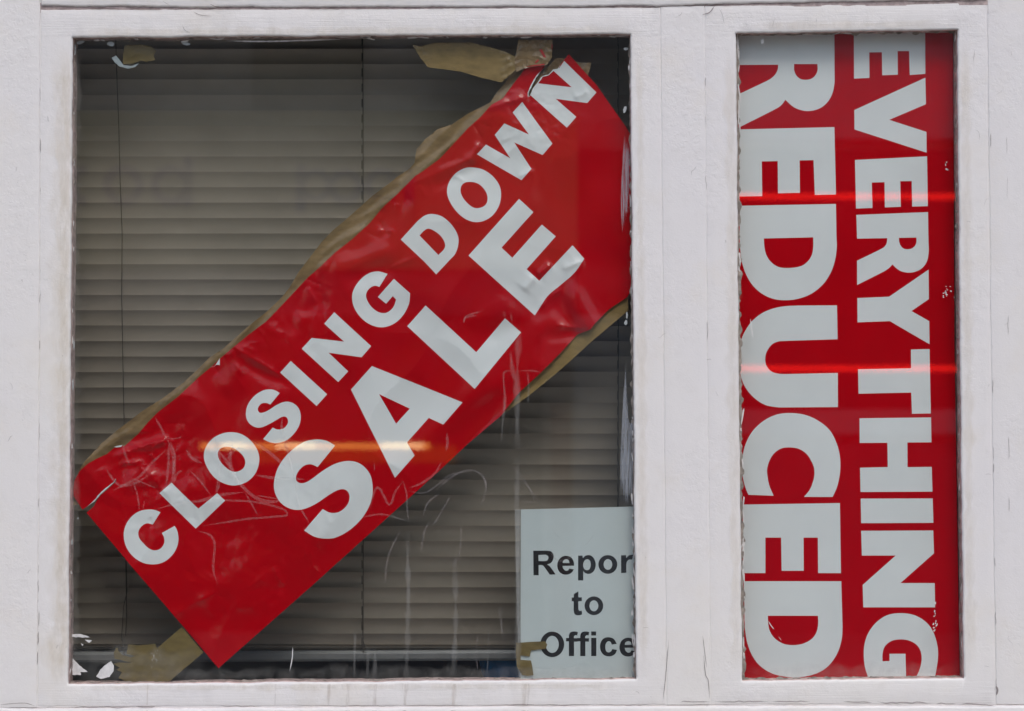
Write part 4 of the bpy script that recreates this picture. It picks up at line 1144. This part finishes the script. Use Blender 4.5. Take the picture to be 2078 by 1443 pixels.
for x in (738, 1257):
    mb = MB(); z0 = 40
    while z0 < 1310:
        mb.tube([P(x - 3.4, z0 + 5, yf - 0.0005), P(x - 3.4, z0 + 22, yf - 0.0005)], 0.0008, 6); z0 += 31.2
    mb.build('ladder_loop', M['cord'], blind)
mb = MB(); mb.tube([P(x, y, yf - 0.004) for x, y in [(256, 1130), (258, 1200), (251, 1230), (247, 1290), (252, 1325), (254, 1336)]], 0.0006, 6); mb.build('loose_cord', M['cord'], blind); mb = MB()
mb.tube([P(x, y, yf - 0.004) for x, y in [(736, 1230), (735, 1270), (737, 1300), (742, 1318)]], 0.0006, 6); mb.build('loose_cord', M['cord'], blind)

# ------------------------------------------------------------------ the room behind
mb = MB()
mb.box(-1.5, 1.45, 3.0, 3.1, 0.0, 2.9)
mb.box(-1.6, -1.5, 0.06, 3.1, 0.0, 2.9); mb.box(1.45, 1.55, 0.06, 3.1, 0.0, 2.9); mb.box(-1.6, 1.55, 0.06, 3.1, 2.9, 3.0)
r = mb.build('room', M['dark']); tag(r, 'dark unlit shop interior behind the blind', 'room', None, 'structure')
mb = MB(); mb.box(-1.5, 1.45, 0.12, 2.99, 0.0, 0.02)
tag(mb.build('floor', M['dark']), 'dark shop floor', 'floor', None, 'structure')
zsill = P(0, 1400, 0.2)[2]
mb = MB(); mb.box(-1.49, 1.44, 0.121, 0.75, zsill - 0.04, zsill)
o = mb.build('display_shelf', M['dark'], None, base=(0, 0.4, zsill - 0.04)); tag(o, 'dark display shelf inside behind the bottom of the wide window', 'shelf')
mb = MB()
c = P(1050, 1380, 0.19)
r0, r1, hgt = 0.032, 0.043, 0.075
n = 28; vs = []
for rr, z in [(0.0, 0), (r0, 0), (r1, hgt), (r1 + 0.004, hgt), (r1 + 0.004, hgt - 0.006), (r1 - 0.002, hgt), (r0 - 0.002, 0.003)]:
    for k in range(n):
        t = 2 * math.pi * k / n; vs.append((c[0] + rr * 1.6 * math.cos(t), c[1] + rr * math.sin(t), zsill + 0.0 + z))
fs = [(j * n + k, j * n + (k + 1) % n, (j + 1) * n + (k + 1) % n, (j + 1) * n + k) for j in range(6) for k in range(n)]
mb.add(vs, fs)
o = mb.build('plastic_tub', M['blue'], None, True, base=(c[0], c[1], zsill)); tag(o, 'blue plastic tub standing indoors beside the paper notice, half hidden', 'tub')

# ------------------------------------------------------------------ street and the shop across the road (seen reflected)
def sheet(name, x0, x1, y0, y1, z, mat, label):
    mb = MB(); mb.add([(x0, y0, z), (x1, y0, z), (x1, y1, z), (x0, y1, z)], [(0, 1, 2, 3)])
    return tag(mb.build(name, mat), label, name, None, 'structure')


sheet('ground', -300, 300, -300, 300, -0.13, M['asphalt'], 'ground')
sheet('road', -60, 60, -9.8, -2.4, -0.126, M['asphalt'], 'grey road')
mb = MB(); mb.box(-60, 60, -2.4, 0.004, -0.12, 0.0); tag(mb.build('pavement', M['paving']), 'pavement below the windows', 'pavement', None, 'structure')
mb = MB(); mb.box(-60, 60, -13, -9.8, -0.12, 0.0); tag(mb.build('pavement', M['paving']), 'pavement across the road', 'pavement', None, 'structure')

YO = -12.0
RK = (D + 12.0) / D


def R(px, py, y=YO):
    k = S * (D - y) / D
    return ((px - CX) * k, y, ZC + (CY - py) * k)


def rbox(mb, px0, py0, px1, py1, ya, yb, m=0):
    a, b = R(px0, py1), R(px1, py0)
    mb.box(a[0], b[0], ya, yb, a[2], b[2], m)


shop = empty('shop_building', (0.5, YO, 0), 'brick shop across the street with a beige name board and neon tubes added for passing vehicle lights', 'building')
mb = MB(); mb.box(-4.5, 6.5, YO - 0.6, YO - 0.2, 0, 6.2); mb.build('wall', M['brick'], shop)
mb = MB(); rbox(mb, -200, 225, 1172, 545, YO - 0.199, YO); mb.build('fascia', M['fascia'], shop)
mb = MB(); rbox(mb, 1330, 90, 2600, 280, YO - 0.199, YO); mb.build('fascia', M['pale'], shop)
mb = MB(); rbox(mb, 505, -200, 735, 222, YO - 0.199, YO - 0.15); mb.build('window', M['shopdark'], shop)
mb = MB(); rbox(mb, -150, 640, 1100, 1300, YO - 0.199, YO - 0.12); mb.build('window', M['shopdark'], shop)
mb = MB(); rbox(mb, 1174, 300, 1328, 638, YO - 0.199, YO - 0.1); mb.build('dark_wall_panel', M['redbrown'], shop)  # panel added; its dark colour stands for a wall stretch in the dark
mb = MB(); rbox(mb, -200, 546, 1172, 639, YO - 0.199, YO - 0.05); mb.build('transom', M['grey'], shop)
mb = MB(); rbox(mb, 1165, 640, 1420, 1330, YO - 0.199, YO - 0.02); mb.build('pilaster', M['pale'], shop)
mb = MB(); rbox(mb, 1118, 820, 1158, 1330, YO - 0.199, YO); mb.build('post', M['redpost'], shop)
mb = MB(); rbox(mb, 1440, 300, 2300, 830, YO - 0.199, YO - 0.12); mb.build('window', M['shopdark'], shop)
mb = MB(); rbox(mb, 1421, 832, 2500, 880, YO - 0.199, YO + 0.05); mb.build('window_sill', M['pale'], shop)
mb = MB(); rbox(mb, 1421, 900, 2500, 1330, YO - 0.199, YO - 0.02); mb.build('stall_riser', M['grey'], shop)


def ring(cx, cy, r, w, mb, a0=0, a1=360):
    n = 28
    for k in range(n):
        t0 = math.radians(a0 + (a1 - a0) * k / n); t1 = math.radians(a0 + (a1 - a0) * (k + 1) / n)
        q = [R(cx + rr * math.cos(t), cy + rr * math.sin(t), YO + 0.03) for t, rr in ((t0, r), (t1, r), (t1, r - w), (t0, r - w))]
        mb.add(q, [(0, 1, 2, 3)])


mb = MB(); ring(248, 375, 42, 18, mb); ring(345, 375, 42, 18, mb); rbox(mb, 372, 318, 390, 418, YO + 0.002, YO + 0.03); ring(175, 375, 42, 18, mb, 90, 270)
mb.build('lettering', M['purple'], shop)
mb = MB(); rbox(mb, 600, 335, 620, 430, YO + 0.002, YO + 0.03); ring(640, 375, 34, 14, mb); ring(700, 378, 36, 15, mb); ring(775, 375, 36, 15, mb); rbox(mb, 820, 335, 840, 415, YO + 0.002, YO + 0.03)
mb.build('lettering', M['bluel'], shop)
for py in (398, 748):
    mb = MB(); mb.tube([R(1470, py, YO + 0.08), R(2080, py, YO + 0.08)], 0.017, 10); mb.build('red_trail_tube', M['trail'], shop, True)  # glowing tubes added in place of a passing vehicle's red light trails
mb = MB(); mb.tube([R(405, 906, YO + 0.08), R(872, 906, YO + 0.08)], 0.016, 10); mb.build('amber_trail_tube', M['amber'], shop, True)  # glowing tube added in place of a passing vehicle's orange light trail
for xa, xb in ((452, 500), (560, 640), (775, 858)):
    mb = MB(); mb.tube([R(xa, 905, YO + 0.13), R(xb, 905, YO + 0.13)], 0.016, 10); mb.build('amber_trail_core', M['trail_core'], shop, True)  # short glowing tubes added as the hot cores of the orange trail
mb = MB(); mb.tube([R(500, 922, YO + 0.04), R(925, 922, YO + 0.04)], 0.05, 10); mb.build('amber_trail_glow', M['amber2'], shop, True)  # dim glowing tube added as the fading fringe of the orange trail

# ------------------------------------------------------------------ light
w = bpy.data.worlds.new('World'); scene.world = w; w.use_nodes = True
nt = w.node_tree
sky = nt.nodes.new('ShaderNodeTexSky'); sky.sky_type = 'NISHITA'; sky.sun_disc = False
SUN_EL, SUN_AZ = math.radians(52), math.radians(168)      # azimuth clockwise from +Y: the street side, a little right
sky.sun_elevation = SUN_EL; sky.sun_rotation = SUN_AZ
sky.air_density = 1.0; sky.dust_density = 2.2; sky.ozone_density = 0.6
bg = nt.nodes['Background']; bg.inputs['Strength'].default_value = 0.15
nt.links.new(sky.outputs[0], bg.inputs['Color'])
ld = bpy.data.lights.new('sun', 'SUN'); ld.energy = 1.0; ld.angle = math.radians(24); ld.color = (1.0, 0.955, 0.93)
lo = bpy.data.objects.new('sun', ld); COL.objects.link(lo)
dirv = Vector((math.sin(SUN_AZ) * math.cos(SUN_EL), math.cos(SUN_AZ) * math.cos(SUN_EL), math.sin(SUN_EL)))
lo.rotation_euler = (-dirv).to_track_quat('-Z', 'Y').to_euler()
lo.location = (0, -6, 9)

# ------------------------------------------------------------------ camera
cd = bpy.data.cameras.new('camera'); co = bpy.data.objects.new('camera', cd); COL.objects.link(co)
co.location = (0, -D, ZC); co.rotation_euler = (math.radians(90), 0, 0)
cd.sensor_width = 36.0; cd.lens = 36.0 * D / (2078 * S)
cd.clip_start = 0.05; cd.clip_end = 600
cd.dof.use_dof = True; cd.dof.focus_distance = D + 0.018; cd.dof.aperture_fstop = cd.lens / 16.0
scene.camera = co
scene.view_settings.view_transform = 'Standard'; scene.view_settings.look = 'None'
scene.view_settings.exposure = 0.22; scene.view_settings.gamma = 1.0
scene.cycles.use_denoising = True
scene.cycles.transparent_max_bounces = 16
scene.cycles.max_bounces = 10
